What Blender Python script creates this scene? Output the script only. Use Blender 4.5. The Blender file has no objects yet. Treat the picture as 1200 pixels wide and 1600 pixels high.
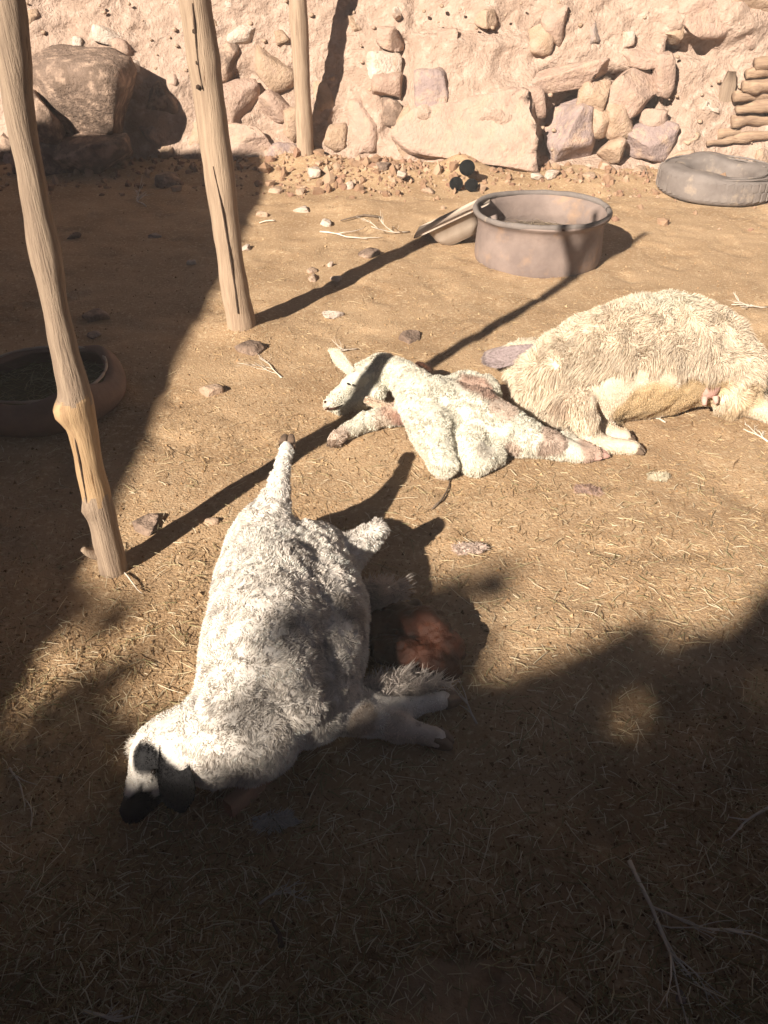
import bpy, bmesh, math, random
import numpy as np
from mathutils import Vector, Matrix, Euler

# ------------------------------------------------------------------ camera, sky, sun, exposure
scene = bpy.context.scene
COL = scene.collection
FPX, PITCH, CAMH = 1256.0, math.radians(36.0), 1.6      # focal length in photo pixels, pitch, eye height
cam_d = bpy.data.cameras.new('camera')
cam = bpy.data.objects.new('camera', cam_d); COL.objects.link(cam)
cam.location = (0, 0, CAMH); cam.rotation_euler = (math.pi/2 - PITCH, 0, 0)
cam_d.sensor_fit = 'VERTICAL'; cam_d.angle_y = 2*math.atan(800/FPX)
cam_d.clip_start = 0.02; cam_d.clip_end = 500
scene.camera = cam

SUN_EL, SUN_AZ = math.radians(31.0), math.radians(34.8)   # light runs towards (+sin az, +cos az)
SUN = np.array([-math.sin(SUN_AZ)*math.cos(SUN_EL), -math.cos(SUN_AZ)*math.cos(SUN_EL), math.sin(SUN_EL)])
world = bpy.data.worlds.new('World'); scene.world = world; world.use_nodes = True
wn = world.node_tree
sky = wn.nodes.new('ShaderNodeTexSky'); sky.sky_type = 'NISHITA'; sky.sun_disc = False
sky.sun_elevation = SUN_EL; sky.sun_rotation = math.atan2(SUN[0], SUN[1])
sky.altitude = 2500; sky.dust_density = 0.5; sky.air_density = 0.25; sky.ozone_density = 0.0
wn.links.new(sky.outputs[0], wn.nodes['Background'].inputs[0])
wn.nodes['Background'].inputs[1].default_value = 0.05
sl = bpy.data.lights.new('sun', 'SUN'); sl.energy = 5.0; sl.angle = math.radians(0.65); sl.color = (1.0, 0.93, 0.82)
so = bpy.data.objects.new('sun', sl); COL.objects.link(so); so.location = (-5, -7, 6)
so.rotation_euler = Vector(SUN).to_track_quat('Z', 'Y').to_euler()
scene.view_settings.view_transform = 'Standard'; scene.view_settings.look = 'None'
scene.view_settings.gamma = 1.0; scene.view_settings.exposure = 1.27
scene.render.engine = 'CYCLES'; scene.render.filter_size = 2.0
scene.cycles.max_bounces = 4; scene.cycles.diffuse_bounces = 2

# ------------------------------------------------------------------ helpers
rng = np.random.default_rng(7); random.seed(7)
CS, SN = math.cos(PITCH), math.sin(PITCH)

def ray(px, py):
    u = (px-600.0)/FPX; v = (800.0-py)/FPX
    return np.array([u, CS+v*SN, -SN+v*CS])
def W(px, py, z=0.0):
    """world point that the photo shows at a pixel, at height z"""
    d = ray(px, py); return np.array([0, 0, CAMH]) + d*((z-CAMH)/d[2])
def WY(px, py, Y):
    d = ray(px, py); return np.array([0, 0, CAMH]) + d*(Y/d[1])

def _hash(ix, iy, iz, seed):
    h = (ix*374761393 + iy*668265263 + iz*2147483647 + seed*1274126177) & 0xFFFFFFFF
    h = ((h ^ (h >> 13))*1274126177) & 0xFFFFFFFF
    return ((h ^ (h >> 16)) & 0xFFFFFF)/float(0xFFFFFF)
def vnoise(p, seed=0):
    p = np.asarray(p, dtype=np.float64); i = np.floor(p).astype(np.int64); f = p-i; f = f*f*(3-2*f)
    out = 0
    for dx in (0, 1):
        for dy in (0, 1):
            for dz in (0, 1):
                w = (f[:, 0] if dx else 1-f[:, 0])*(f[:, 1] if dy else 1-f[:, 1])*(f[:, 2] if dz else 1-f[:, 2])
                out = out + w*_hash(i[:, 0]+dx, i[:, 1]+dy, i[:, 2]+dz, seed)
    return out*2-1
def fbm(p, seed=0, octv=4, gain=0.5):
    p = np.asarray(p, dtype=np.float64); a, s, n = 1.0, 0, 0
    for k in range(octv):
        s = s+a*vnoise(p*(2**k)+k*17.3, seed+k); n += a; a *= gain
    return s/n
def sstep(a, b, x):
    t = np.clip((x-a)/(b-a), 0, 1); return t*t*(3-2*t)
def unit(v):
    v = np.asarray(v, float); return v/np.maximum(np.linalg.norm(v, axis=-1, keepdims=True), 1e-9)

def mesh_np(name, V, T, cols=None, smooth=True):
    """fast triangle mesh"""
    V = np.ascontiguousarray(V, np.float32); T = np.ascontiguousarray(T, np.int32)
    me = bpy.data.meshes.new(name)
    me.vertices.add(len(V)); me.vertices.foreach_set('co', V.ravel())
    me.loops.add(len(T)*3); me.loops.foreach_set('vertex_index', T.ravel())
    me.polygons.add(len(T)); me.polygons.foreach_set('loop_start', np.arange(0, len(T)*3, 3, dtype=np.int32))
    me.polygons.foreach_set('use_smooth', np.full(len(T), smooth))
    me.update(calc_edges=True)
    if cols is not None:
        at = me.color_attributes.new('Col', 'FLOAT_COLOR', 'POINT')
        c = np.ones((len(V), 4), np.float32); c[:, :3] = cols
        at.data.foreach_set('color', c.ravel())
    return me
def ob(name, me, mat, parent=None, label=None, cat=None, group=None, kind=None):
    o = bpy.data.objects.new(name, me); COL.objects.link(o)
    if me is not None and mat is not None and len(me.materials) == 0: me.materials.append(mat)
    if parent is not None:
        o.parent = parent
        base = Vector(parent.get('_base', (0, 0, 0)))
        o.location = -base
    if label: o['label'] = label
    if cat: o['category'] = cat
    if group: o['group'] = group
    if kind: o['kind'] = kind
    return o
ROOTS = []
def thing(name, base, label, cat, group=None):
    o = bpy.data.objects.new(name, None); COL.objects.link(o)
    o.location = base; o['_base'] = tuple(float(b) for b in base); o.empty_display_size = 0.1
    o['label'] = label; o['category'] = cat
    if group: o['group'] = group
    ROOTS.append(o); return o
def sub(name, me, mat, part):
    """a sub-part of a part whose origin already carries the offset"""
    o = bpy.data.objects.new(name, me); COL.objects.link(o)
    if len(me.materials) == 0: me.materials.append(mat)
    o.parent = part; return o
def from_py(name, V, F, smooth=False):
    me = bpy.data.meshes.new(name); me.from_pydata([tuple(map(float, v)) for v in V], [], F); me.update()
    for p in me.polygons: p.use_smooth = smooth
    return me

def grid_tris(nu, nv, wrap=False):
    i = np.arange(nu-1)[:, None]; j = np.arange(nv if wrap else nv-1)[None, :]; j2 = (j+1) % nv
    a = i*nv+j; b = (i+1)*nv+j; c = (i+1)*nv+j2; d = i*nv+j2
    return np.concatenate([np.stack([a, b, c], -1).reshape(-1, 3), np.stack([a, c, d], -1).reshape(-1, 3)])
def catmull(pts, n):
    pts = np.asarray(pts, float); P = np.vstack([2*pts[0]-pts[1], pts, 2*pts[-1]-pts[-2]])
    out = []; m = len(pts)-1
    for t in np.linspace(0, m, n):
        k = min(int(t), m-1); f = t-k; p0, p1, p2, p3 = P[k], P[k+1], P[k+2], P[k+3]
        out.append(0.5*((2*p1)+(-p0+p2)*f+(2*p0-5*p1+4*p2-p3)*f*f+(-p0+3*p1-3*p2+p3)*f**3))
    return np.array(out)
def tube(path, radii, ns=12, rough=0.0, seed=0, freq=8.0, cap=True, n=None):
    """tapered tube along a path -> V, T"""
    path = np.asarray(path, float)
    if n: 
        pr = catmull(np.hstack([path, np.asarray(radii, float)[:, None]]), n); path, radii = pr[:, :3], pr[:, 3]
    radii = np.asarray(radii, float); m = len(path)
    tan = unit(np.gradient(path, axis=0))
    ref = np.array([1, 0, 0]) if abs(tan[0][0]) < 0.8 else np.array([0, 1, 0])
    V = []
    u = unit(np.cross(tan[0], ref))
    for k in range(m):
        u = unit(u-tan[k]*np.dot(u, tan[k])); w = np.cross(tan[k], u)
        a = np.linspace(0, 2*math.pi, ns, endpoint=False)
        V.append(path[k]+radii[k]*(np.cos(a)[:, None]*u+np.sin(a)[:, None]*w))
    V = np.concatenate(V); T = grid_tris(m, ns, True)
    if rough:
        c = np.repeat(path, ns, 0); dirv = unit(V-c)
        V = V+dirv*(rough*fbm(V*freq, seed, 3))[:, None]
    if cap:
        b = len(V); V = np.vstack([V, path[0], path[-1]])
        r0 = np.arange(ns); r1 = (m-1)*ns+np.arange(ns)
        T = np.vstack([T, np.stack([np.full(ns, b), r0, (r0+1) % ns], -1), np.stack([np.full(ns, b+1), (m-1)*ns+(np.arange(ns)+1) % ns, r1], -1)])
    return V, T
def join(parts):
    V, T, off = [], [], 0
    for v, t in parts:
        V.append(v); T.append(t+off); off += len(v)
    return np.vstack(V), np.vstack(T)
def ico(sub_):
    bm = bmesh.new(); bmesh.ops.create_icosphere(bm, subdivisions=sub_, radius=1.0)
    V = np.array([v.co[:] for v in bm.verts]); T = np.array([[v.index for v in f.verts] for f in bm.faces]); bm.free(); return V, T
ICO = {k: ico(k) for k in (1, 2, 3, 4)}
def lathe(profile, ns=48, centre=(0, 0, 0), wob=0.0, seed=0, zwob=0.0):
    """profile [(r,z)] turned round z -> V, T"""
    pr = np.asarray(profile, float); a = np.linspace(0, 2*math.pi, ns, endpoint=False)
    V = np.stack([pr[:, 0][:, None]*np.cos(a), pr[:, 0][:, None]*np.sin(a), np.repeat(pr[:, 1][:, None], ns, 1)], -1).reshape(-1, 3)
    if wob:
        aa = np.tile(a, len(pr)); k = 1+wob*vnoise(np.stack([np.cos(aa)*1.5, np.sin(aa)*1.5, aa*0], -1), seed)
        V[:, 0] *= k; V[:, 1] *= k
    if zwob:
        aa = np.tile(a, len(pr)); V[:, 2] += zwob*V[:, 2]/max(pr[:, 1].max(), 1e-3)*vnoise(np.stack([np.cos(aa)*1.6, np.sin(aa)*1.6, aa*0+9], -1), seed+3)
    return V+np.asarray(centre), grid_tris(len(pr), ns, True)
def stone_mesh(size, seed, level=2, planes=7, rough=0.05, rot=None, flat=0.56):
    V, T = ICO[level]; V = V.copy(); r = np.random.default_rng(seed)
    V = V/(np.abs(V)**9).sum(1, keepdims=True)**(1/9.)          # blocky start
    for _ in range(planes):
        n = unit(r.normal(size=3)); d = r.uniform(flat, 1.2)
        s = V@n; k = s > d; V[k] -= np.outer(s[k]-d, n)
    V += unit(V)*(rough*fbm(V*1.9+seed, seed, 5, .6))[:, None]*2.2
    V -= (V.max(0)+V.min(0))/2; V = V/(V.max(0)-V.min(0))*np.asarray(size)*1.06
    if rot is not None: V = V@np.array(Euler(rot).to_matrix()).T
    return V, T
def ribbons(P, D, L, w, bend, cols):
    """flat tapered fibres: roots P, directions D, lengths L, widths w, sag vectors bend"""
    n = len(P); L = np.asarray(L)[:, None]; w = np.asarray(w)[:, None]
    S = unit(np.cross(D, unit(rng.normal(size=(n, 3)))))
    pm = P+D*L*0.55+bend*L*0.25; pt = P+D*L*0.9+bend*L
    V = np.stack([P-S*w, P+S*w, pm-S*w*0.8, pm+S*w*0.8, pt], 1).reshape(-1, 3)
    b = (np.arange(n)*5)[:, None]
    T = np.stack([b+[0, 1, 3], b+[0, 3, 2], b+[2, 3, 4]], 1).reshape(-1, 3)
    return V, T, np.repeat(cols, 5, 0)
def straws(P, D, L, w, cols, arch=0.1):
    """straw bits: 3-sided bent prisms"""
    n = len(P); Lc = np.asarray(L)[:, None]; w = np.asarray(w)[:, None]
    up = np.array([0, 0, 1.0]); S = unit(np.cross(D, up)+1e-6); U = np.cross(S, D)
    side = S*(rng.uniform(-arch, arch, (n, 1)))*Lc+U*rng.uniform(0, arch*0.5, (n, 1))*Lc
    A = P-D*Lc/2; B = P+side; C = P+D*Lc/2
    def ringp(c, k): return [c+S*w*k, c-S*w*k, c+U*w*1.2*k]
    V = np.stack(ringp(A, 0.9)+ringp(B, 1)+ringp(C, 0.6), 1).reshape(-1, 3)
    b = (np.arange(n)*9)[:, None]; F = []
    for o in (0, 3):
        for (i, j) in ((0, 1), (1, 2), (2, 0)):
            F += [b+[o+i, o+j, o+3+j], b+[o+i, o+3+j, o+3+i]]
    T = np.stack(F, 1).reshape(-1, 3)
    return V, T, np.repeat(cols, 9, 0)

# ------------------------------------------------------------------ materials
def material(name, c1, c2=None, scale=6.0, rough=0.9, bump=0.0, bscale=40.0, detail=6.0, c3=None, s3=40.0, t3=(0.55, 0.7), spec=0.2, stretch=None, vcol=False, transl=0.0, bdist=0.02):
    m = bpy.data.materials.new(name); m.use_nodes = True; nt = m.node_tree; N, Lk = nt.nodes, nt.links
    bs = N['Principled BSDF']; bs.inputs['Roughness'].default_value = rough; bs.inputs['Specular IOR Level'].default_value = spec
    tc = N.new('ShaderNodeTexCoord'); src = tc.outputs['Object']
    if stretch:
        mp = N.new('ShaderNodeMapping'); mp.inputs['Scale'].default_value = stretch; Lk.new(src, mp.inputs[0]); src = mp.outputs[0]
    def noise(s, d=detail):
        n = N.new('ShaderNodeTexNoise'); n.inputs['Scale'].default_value = s; n.inputs['Detail'].default_value = d; n.inputs['Roughness'].default_value = 0.6
        Lk.new(src, n.inputs['Vector']); return n.outputs['Fac']
    def ramp(f, lo, hi):
        r = N.new('ShaderNodeMapRange'); r.inputs[1].default_value = lo; r.inputs[2].default_value = hi; Lk.new(f, r.inputs[0]); return r.outputs[0]
    def mix(f, a, b, blend='MIX'):
        x = N.new('ShaderNodeMix'); x.data_type = 'RGBA'; x.blend_type = blend
        for s, v in ((x.inputs[0], f), (x.inputs[6], a), (x.inputs[7], b)):
            if hasattr(v, 'links') or hasattr(v, 'is_linked'): Lk.new(v, s)
            elif isinstance(v, (int, float)): s.default_value = v
            else: s.default_value = (*v, 1)
        return x.outputs[2]
    if vcol:
        at = N.new('ShaderNodeAttribute'); at.attribute_name = 'Col'; colr = at.outputs['Color']
        if c2 is not None: colr = mix(ramp(noise(scale), 0.35, 0.65), colr, c2, 'MULTIPLY')
    else:
        colr = mix(ramp(noise(scale), 0.35, 0.65), c1, c2) if c2 is not None else None
        if c3 is not None: colr = mix(ramp(noise(s3), *t3), colr, c3)
    if colr is not None: Lk.new(colr, bs.inputs['Base Color'])
    else: bs.inputs['Base Color'].default_value = (*c1, 1)
    if bump:
        b = N.new('ShaderNodeBump'); b.inputs['Strength'].default_value = bump; b.inputs['Distance'].default_value = bdist
        Lk.new(noise(bscale, 8.0), b.inputs['Height']); Lk.new(b.outputs[0], bs.inputs['Normal'])
    if transl:
        t = N.new('ShaderNodeBsdfTranslucent'); ms = N.new('ShaderNodeMixShader'); ms.inputs[0].default_value = transl
        if colr is not None: Lk.new(colr, t.inputs[0])
        else: t.inputs[0].default_value = (*c1, 1)
        Lk.new(bs.outputs[0], ms.inputs[1]); Lk.new(t.outputs[0], ms.inputs[2]); Lk.new(ms.outputs[0], N['Material Output'].inputs[0])
    return m
M = {}
M['ground'] = material('dry_dung_soil', (0.44, 0.288, 0.165), (0.31, 0.192, 0.102), 2.2, 1.0, 0.8, 120, c3=(0.57, 0.42, 0.265), s3=55, t3=(0.52, 0.72), bdist=0.012)
M['litter'] = material('chaff', (1, 1, 1), None, vcol=True, rough=0.9, transl=0.15)
M['clod'] = material('soil_clods', (0.24, 0.15, 0.08), (0.16, 0.10, 0.055), 5, 1.0)
M['wall'] = material('mud_wall', (0.42, 0.295, 0.225), (0.33, 0.225, 0.165), 3.0, 1.0, 1.0, 30, c3=(0.50, 0.365, 0.285), s3=14, t3=(0.5, 0.7), bdist=0.035)
M['shed'] = material('shed_mud', (0.30, 0.20, 0.13), (0.24, 0.16, 0.10), 3.0, 1.0, 0.6, 20)
STONE = {}
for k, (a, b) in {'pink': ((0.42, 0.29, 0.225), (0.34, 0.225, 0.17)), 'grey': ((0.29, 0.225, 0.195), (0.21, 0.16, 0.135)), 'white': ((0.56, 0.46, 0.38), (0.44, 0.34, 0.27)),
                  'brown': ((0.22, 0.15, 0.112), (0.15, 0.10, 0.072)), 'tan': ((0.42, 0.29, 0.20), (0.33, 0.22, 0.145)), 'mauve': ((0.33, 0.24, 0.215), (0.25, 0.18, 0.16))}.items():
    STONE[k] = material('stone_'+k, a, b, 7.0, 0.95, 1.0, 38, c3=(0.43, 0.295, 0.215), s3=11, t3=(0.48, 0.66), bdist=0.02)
M['wood'] = material('weathered_wood', (0.40, 0.285, 0.195), (0.27, 0.185, 0.125), 7, 0.85, 0.7, 30, stretch=(7, 7, 0.5), c3=(0.16, 0.09, 0.05), s3=11, t3=(0.64, 0.72), bdist=0.008)
M['wood2'] = material('barked_wood', (0.32, 0.23, 0.16), (0.215, 0.15, 0.105), 7, 0.85, 0.8, 26, stretch=(8, 8, 0.45), c3=(0.13, 0.085, 0.055), s3=10, t3=(0.62, 0.7), bdist=0.008)
M['wood3'] = material('peeled_wood', (0.42, 0.275, 0.15), (0.30, 0.185, 0.10), 7, 0.75, 0.6, 26, stretch=(8, 8, 0.45), c3=(0.20, 0.11, 0.05), s3=10, t3=(0.62, 0.7), bdist=0.006)
M['log'] = material('log_wood', (0.40, 0.27, 0.175), (0.26, 0.165, 0.11), 6, 0.85, 1.0, 24, stretch=(0.5, 7, 7), c3=(0.18, 0.10, 0.06), s3=10, t3=(0.6, 0.7), bdist=0.01)
M['dark'] = material('dark_crack', (0.05, 0.03, 0.02), None, rough=1.0)
M['flat_black'] = material('matt_black', (0.008, 0.008, 0.008), None, rough=0.9, spec=0.05)
M['tub'] = material('dusty_tub_rubber', (0.25, 0.185, 0.155), (0.17, 0.125, 0.108), 5, 0.85, 0.4, 30, c3=(0.36, 0.22, 0.13), s3=4, t3=(0.55, 0.75), bdist=0.01)
M['tyre'] = material('dusty_tyre_rubber', (0.20, 0.165, 0.145), (0.145, 0.118, 0.105), 6, 0.9, 0.5, 40, c3=(0.30, 0.235, 0.18), s3=9, t3=(0.55, 0.7), bdist=0.008)
M['basin'] = material('old_basin_rubber', (0.24, 0.15, 0.11), (0.16, 0.10, 0.075), 5, 0.8, 0.4, 30, c3=(0.2, 0.14, 0.1), s3=14, t3=(0.6, 0.7), bdist=0.008)
M['sheet'] = material('dusty_sheet_metal', (0.42, 0.34, 0.27), (0.30, 0.225, 0.17), 6, 0.7, 0.25, 20, c3=(0.26, 0.15, 0.09), s3=9, t3=(0.6, 0.72), bdist=0.006)
M['slab'] = material('mud_slab', (0.40, 0.27, 0.165), (0.31, 0.20, 0.12), 5, 0.95, 0.8, 60, c3=(.24, .15, .085), s3=26, t3=(.55, .68))
M['twig'] = material('dry_twig', (0.66, 0.57, 0.47), (0.48, 0.39, 0.30), 12, 0.9)
M['brick'] = material('broken_brick', (0.36, 0.20, 0.13), (0.26, 0.15, 0.10), 9, 0.95, 0.6, 40)
M['fleece'] = material('wool_fibre', (1, 1, 1), None, vcol=True, rough=0.95, transl=0.35, spec=0.1)
M['hide'] = material('short_hair_hide', (1, 1, 1), (0.8, 0.78, 0.76), 60, vcol=True, rough=0.85, bump=0.5, bscale=160, bdist=0.004)
M['hoof'] = material('hoof_horn', (0.20, 0.13, 0.09), (0.11, 0.075, 0.05), 20, 0.6, 0.3, 40)
M['skin'] = material('pink_skin', (0.55, 0.33, 0.27), (0.45, 0.26, 0.21), 14, 0.6, 0.3, 60)
M['gut'] = material('dried_tissue', (0.06, 0.020, 0.010), (0.028, 0.011, 0.007), 16, 0.42, 0.7, 60, c3=(0.08, 0.026, 0.012), s3=34, t3=(0.56, 0.68), spec=0.12, bdist=0.01)
M['gut2'] = material('dried_tissue_smooth', (0.05, 0.022, 0.013), (0.028, 0.014, 0.010), 9, 0.5, 0.5, 50, spec=0.2, bdist=0.006)
M['eye'] = material('eye', (0.02, 0.015, 0.012), None, rough=0.2, spec=0.5)
M['leaf'] = material('leaf', (0.07, 0.10, 0.03), (0.05, 0.07, 0.02), 8, 0.7, transl=0.15)
M['bark'] = material('bark', (0.18, 0.13, 0.09), (0.10, 0.07, 0.05), 8, 0.95, 0.8, 20)

# ------------------------------------------------------------------ the ground
def wall_foot(X):
    X = np.asarray(X, float)
    return 7.12-0.34*sstep(-0.6, 0.9, X)
def G(x, y):
    x = np.asarray(x, float); y = np.asarray(y, float); s = x.shape; x = x.ravel(); y = y.ravel()
    p = np.stack([x, y, x*0], -1)
    near = sstep(20, 9, np.hypot(x, y-3))
    h = 0.018*fbm(p*1.7, 3, 4)+(0.010*fbm(p*9, 9, 3)-0.010*sstep(.28, .5, fbm(p*6, 15, 2)))*near
    d = wall_foot(x)-y
    h = h+0.075*sstep(0.7, 0.0, d)*(0.8+0.5*fbm(p*2.1, 21, 2))                 # rubble at the wall's foot
    h = h+0.07*np.exp(-(((x+0.1)/0.45)**2+((y-6.55)/0.3)**2))+0.012*sstep(1.6, 0.2, d)*fbm(p*7, 61, 3)
    for (px, py, a, r) in ((385, 512, 0.045, 0.16), (178, 890, 0.02, 0.10), (555, 325, 0.05, 0.22), (478, 262, 0.05, 0.25), (722, 278, 0.11, 0.17)):
        c = W(px, py); h = h+a*np.exp(-(((x-c[0])/r)**2+((y-c[1])/r)**2))
    return h.reshape(s)
def g1(p): return float(G(np.array([p[0]]), np.array([p[1]]))[0])
def drop(px, py, lift=0.0):
    p = W(px, py, 0.0)
    for _ in range(3): p = W(px, py, g1(p)+lift)
    return p

def axis(fine0, fine1, step, far, growth=1.35):
    a = list(np.arange(fine0, fine1+1e-6, step)); s = step
    while a[-1] < far: s *= growth; a.append(a[-1]+s)
    s = step
    while a[0] > -far: s *= growth; a.insert(0, a[0]-s)
    return np.array(a)
gx = axis(-3.6, 3.8, 0.022, 90); gy = axis(0.1, 7.6, 0.022, 90)
GX, GY = np.meshgrid(gx, gy, indexing='ij')
gv = np.stack([GX, GY, G(GX, GY)], -1).reshape(-1, 3)
t = grid_tris(len(gx), len(gy))[:, ::1]
ob('ground', mesh_np('ground', gv, t), M['ground'], kind='structure')

# ------------------------------------------------------------------ the stone and mud wall
def Ywall(X, z):
    X = np.asarray(X, float); z = np.asarray(z, float)
    return wall_foot(X)+0.40*z
def on_wall(px, py):
    Y = 7.3
    for _ in range(10):
        p = WY(px, py, Y); Y = float(Ywall(p[0], p[2]))
    return WY(px, py, Y)

stones = [  # px, py, width, height (photo pixels), colour, proud (share of depth), seed
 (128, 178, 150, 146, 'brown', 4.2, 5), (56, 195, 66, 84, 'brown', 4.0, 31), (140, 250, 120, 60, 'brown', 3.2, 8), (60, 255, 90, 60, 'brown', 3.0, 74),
 (170, 58, 46, 27, 'white', .6, 3), (205, 112, 30, 34, 'white', .7, 4), (380, 52, 50, 27, 'white', .6, 6),
 (252, 160, 62, 62, 'brown', .5, 7), (240, 214, 38, 46, 'grey', .8, 9), (257, 240, 32, 26, 'tan', .8, 10),
 (346, 98, 58, 54, 'brown', .45, 11), (370, 163, 78, 60, 'pink', .9, 12), (432, 165, 54, 42, 'pink', .8, 13),
 (426, 112, 60, 62, 'tan', .5, 14), (372, 222, 120, 52, 'pink', .7, 15), (442, 58, 22, 20, 'tan', .6, 16),
 (586, 105, 28, 40, 'white', .6, 17), (572, 195, 54, 66, 'pink', .9, 18), (524, 214, 38, 32, 'tan', .9, 19),
 (459, 200, 36, 56, 'tan', .7, 20), (440, 250, 54, 46, 'mauve', .6, 21), (305, 215, 46, 40, 'tan', .6, 22),
 (736, 228, 215, 125, 'pink', 1.2, 23), (640, 215, 44, 84, 'tan', .7, 24),
 (681, 155, 62, 80, 'mauve', .9, 25), (790, 166, 82, 46, 'pink', .9, 26),
 (881, 121, 128, 34, 'pink', 1.3, 27), (926, 152, 46, 52, 'tan', .9, 28), (934, 192, 32, 42, 'tan', .9, 29), (836, 160, 28, 44, 'pink', .7, 30),
 (893, 212, 80, 96, 'mauve', 1.0, 32), (990, 146, 78, 66, 'pink', 1.1, 33), (966, 186, 42, 52, 'tan', .8, 34),
 (1010, 216, 74, 58, 'mauve', 1.1, 35), (1004, 92, 76, 26, 'pink', 1.2, 36), (1034, 118, 30, 62, 'pink', 1.0, 37), (1022, 184, 44, 24, 'pink', .9, 38),
 (956, 236, 44, 34, 'tan', .8, 39), (926, 58, 30, 46, 'grey', .35, 40), (868, 42, 40, 52, 'pink', .55, 41), (845, 62, 36, 40, 'tan', .5, 42),
 (1048, 50, 28, 36, 'tan', 1.0, 43), (1115, 28, 120, 52, 'pink', 1.4, 44), (1165, 12, 90, 50, 'tan', 1.4, 45), (1090, 8, 90, 40, 'pink', 1.2, 46),
 (610, 60, 38, 32, 'pink', .9, 47), (606, 98, 40, 30, 'white', .6, 48), (606, 138, 50, 40, 'pink', .9, 49), (614, 178, 30, 40, 'brown', .6, 50),
 (979, 62, 24, 22, 'white', .6, 51), (1111, 168, 26, 18, 'white', .6, 52), (1076, 215, 26, 16, 'tan', .5, 53), (620, 22, 14, 18, 'white', .7, 54),
 (52, 30, 28, 24, 'tan', .7, 55), (122, 66, 16, 14, 'white', .7, 56), (192, 72, 28, 20, 'pink', .6, 57), (360, 8, 16, 16, 'white', .6, 58), (268, 130, 26, 22, 'pink', .5, 59),
 (1062, 248, 40, 22, 'tan', .7, 60), (500, 150, 40, 36, 'tan', .4, 61), (1160, 60, 44, 30, 'pink', .5, 62), (20, 110, 40, 34, 'pink', .5, 63), (330, 40, 30, 24, 'tan', .4, 64),
 (760, 30, 34, 24, 'tan', .35, 65), (700, 60, 30, 22, 'pink', .35, 66), (555, 40, 28, 26, 'tan', .35, 67), (1185, 245, 30, 26, 'tan', .6, 68),
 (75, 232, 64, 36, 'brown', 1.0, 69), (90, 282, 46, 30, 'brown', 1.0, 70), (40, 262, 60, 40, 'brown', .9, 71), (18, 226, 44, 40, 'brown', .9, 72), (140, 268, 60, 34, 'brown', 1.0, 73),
]
wall_t = thing('stone_wall', (0, 8.0, 0), 'sunlit mud and fieldstone wall closing off the back of the pen', 'wall')
wx = axis(-4.2, 4.6, 0.025, 14, 1.5); wz = np.arange(-0.25, 2.26, 0.025)
WX, WZ = np.meshgrid(wx, wz, indexing='ij')
WYY = Ywall(WX, WZ)
pp = np.stack([WX, WYY*0.5, WZ], -1).reshape(-1, 3)
disp = -0.085*fbm(pp*1.6, 40, 4)-0.05*np.abs(fbm(pp*5.0, 44, 4))-0.022*fbm(pp*18, 48, 3)+0.05*sstep(.25, .6, fbm(pp*3.1, 52, 3))
disp = disp.reshape(WX.shape)
# the dry-laid stretch is hollow behind its stones; ledges and undercuts of the mud facing
def hollow(px0, px1, py0, py1, depth, soft=0.06):
    a = on_wall(px0, py1); b = on_wall(px1, py0)
    return depth*sstep(a[0]-soft, a[0]+soft, WX)*sstep(b[0]+soft, b[0]-soft, WX)*sstep(a[2]-soft, a[2]+soft, WZ)*sstep(b[2]+soft, b[2]-soft, WZ)
disp += hollow(838, 1035, 118, 250, 0.16)+hollow(1040, 1062, 70, 170, 0.16, 0.03)+hollow(1040, 1110, 55, 92, 0.12, 0.03)
disp += hollow(600, 640, 60, 215, 0.10)+hollow(640, 860, -20, 52, 0.10)+hollow(60, 300, -40, 22, 0.05)-hollow(640, 835, 55, 185, 0.05)
disp += hollow(330, 470, 110, 230, 0.07)
for (px, py, w, h, c, proud, sd) in stones:
    if not (838 < px < 1060 and 100 < py < 260):
        p = on_wall(px, py); k = 6.9/FPX; e = ((WX-p[0])/(w*k*.60))**2+((WZ-p[2])/(h*k*.62))**2
        disp -= (0.035+.05*max(0, min(proud, 1.4)-.6))*np.exp(-e**2)*(.7+.6*vnoise(pp*9, sd).reshape(WX.shape))
Yf = WYY+disp
front = np.stack([WX, Yf, WZ], -1)
top = np.stack([wx, Yf[:, -1]+0.7, np.full_like(wx, 2.27)], -1)[:, None, :]
back = np.stack([wx, Yf[:, -1]+0.72, np.full_like(wx, -0.2)], -1)[:, None, :]
allv = np.concatenate([front, top, back], 1)
tt = grid_tris(len(wx), allv.shape[1])
ob('mud_face', mesh_np('mud_face', allv.reshape(-1, 3), tt), M['wall'], wall_t)
fwd = np.array([0, CS, -SN])
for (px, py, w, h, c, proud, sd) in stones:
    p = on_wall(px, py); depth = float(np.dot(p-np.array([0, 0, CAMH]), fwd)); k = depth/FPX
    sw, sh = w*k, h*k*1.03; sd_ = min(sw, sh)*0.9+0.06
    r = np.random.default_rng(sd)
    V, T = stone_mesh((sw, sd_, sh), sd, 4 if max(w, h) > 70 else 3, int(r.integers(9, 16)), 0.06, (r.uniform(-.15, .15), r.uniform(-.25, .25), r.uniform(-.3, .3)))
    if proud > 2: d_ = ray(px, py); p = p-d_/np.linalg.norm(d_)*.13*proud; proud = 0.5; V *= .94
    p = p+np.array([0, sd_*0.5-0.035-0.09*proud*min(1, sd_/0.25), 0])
    ob('stone', mesh_np('stone', V+p, T), STONE[c], wall_t)
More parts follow.
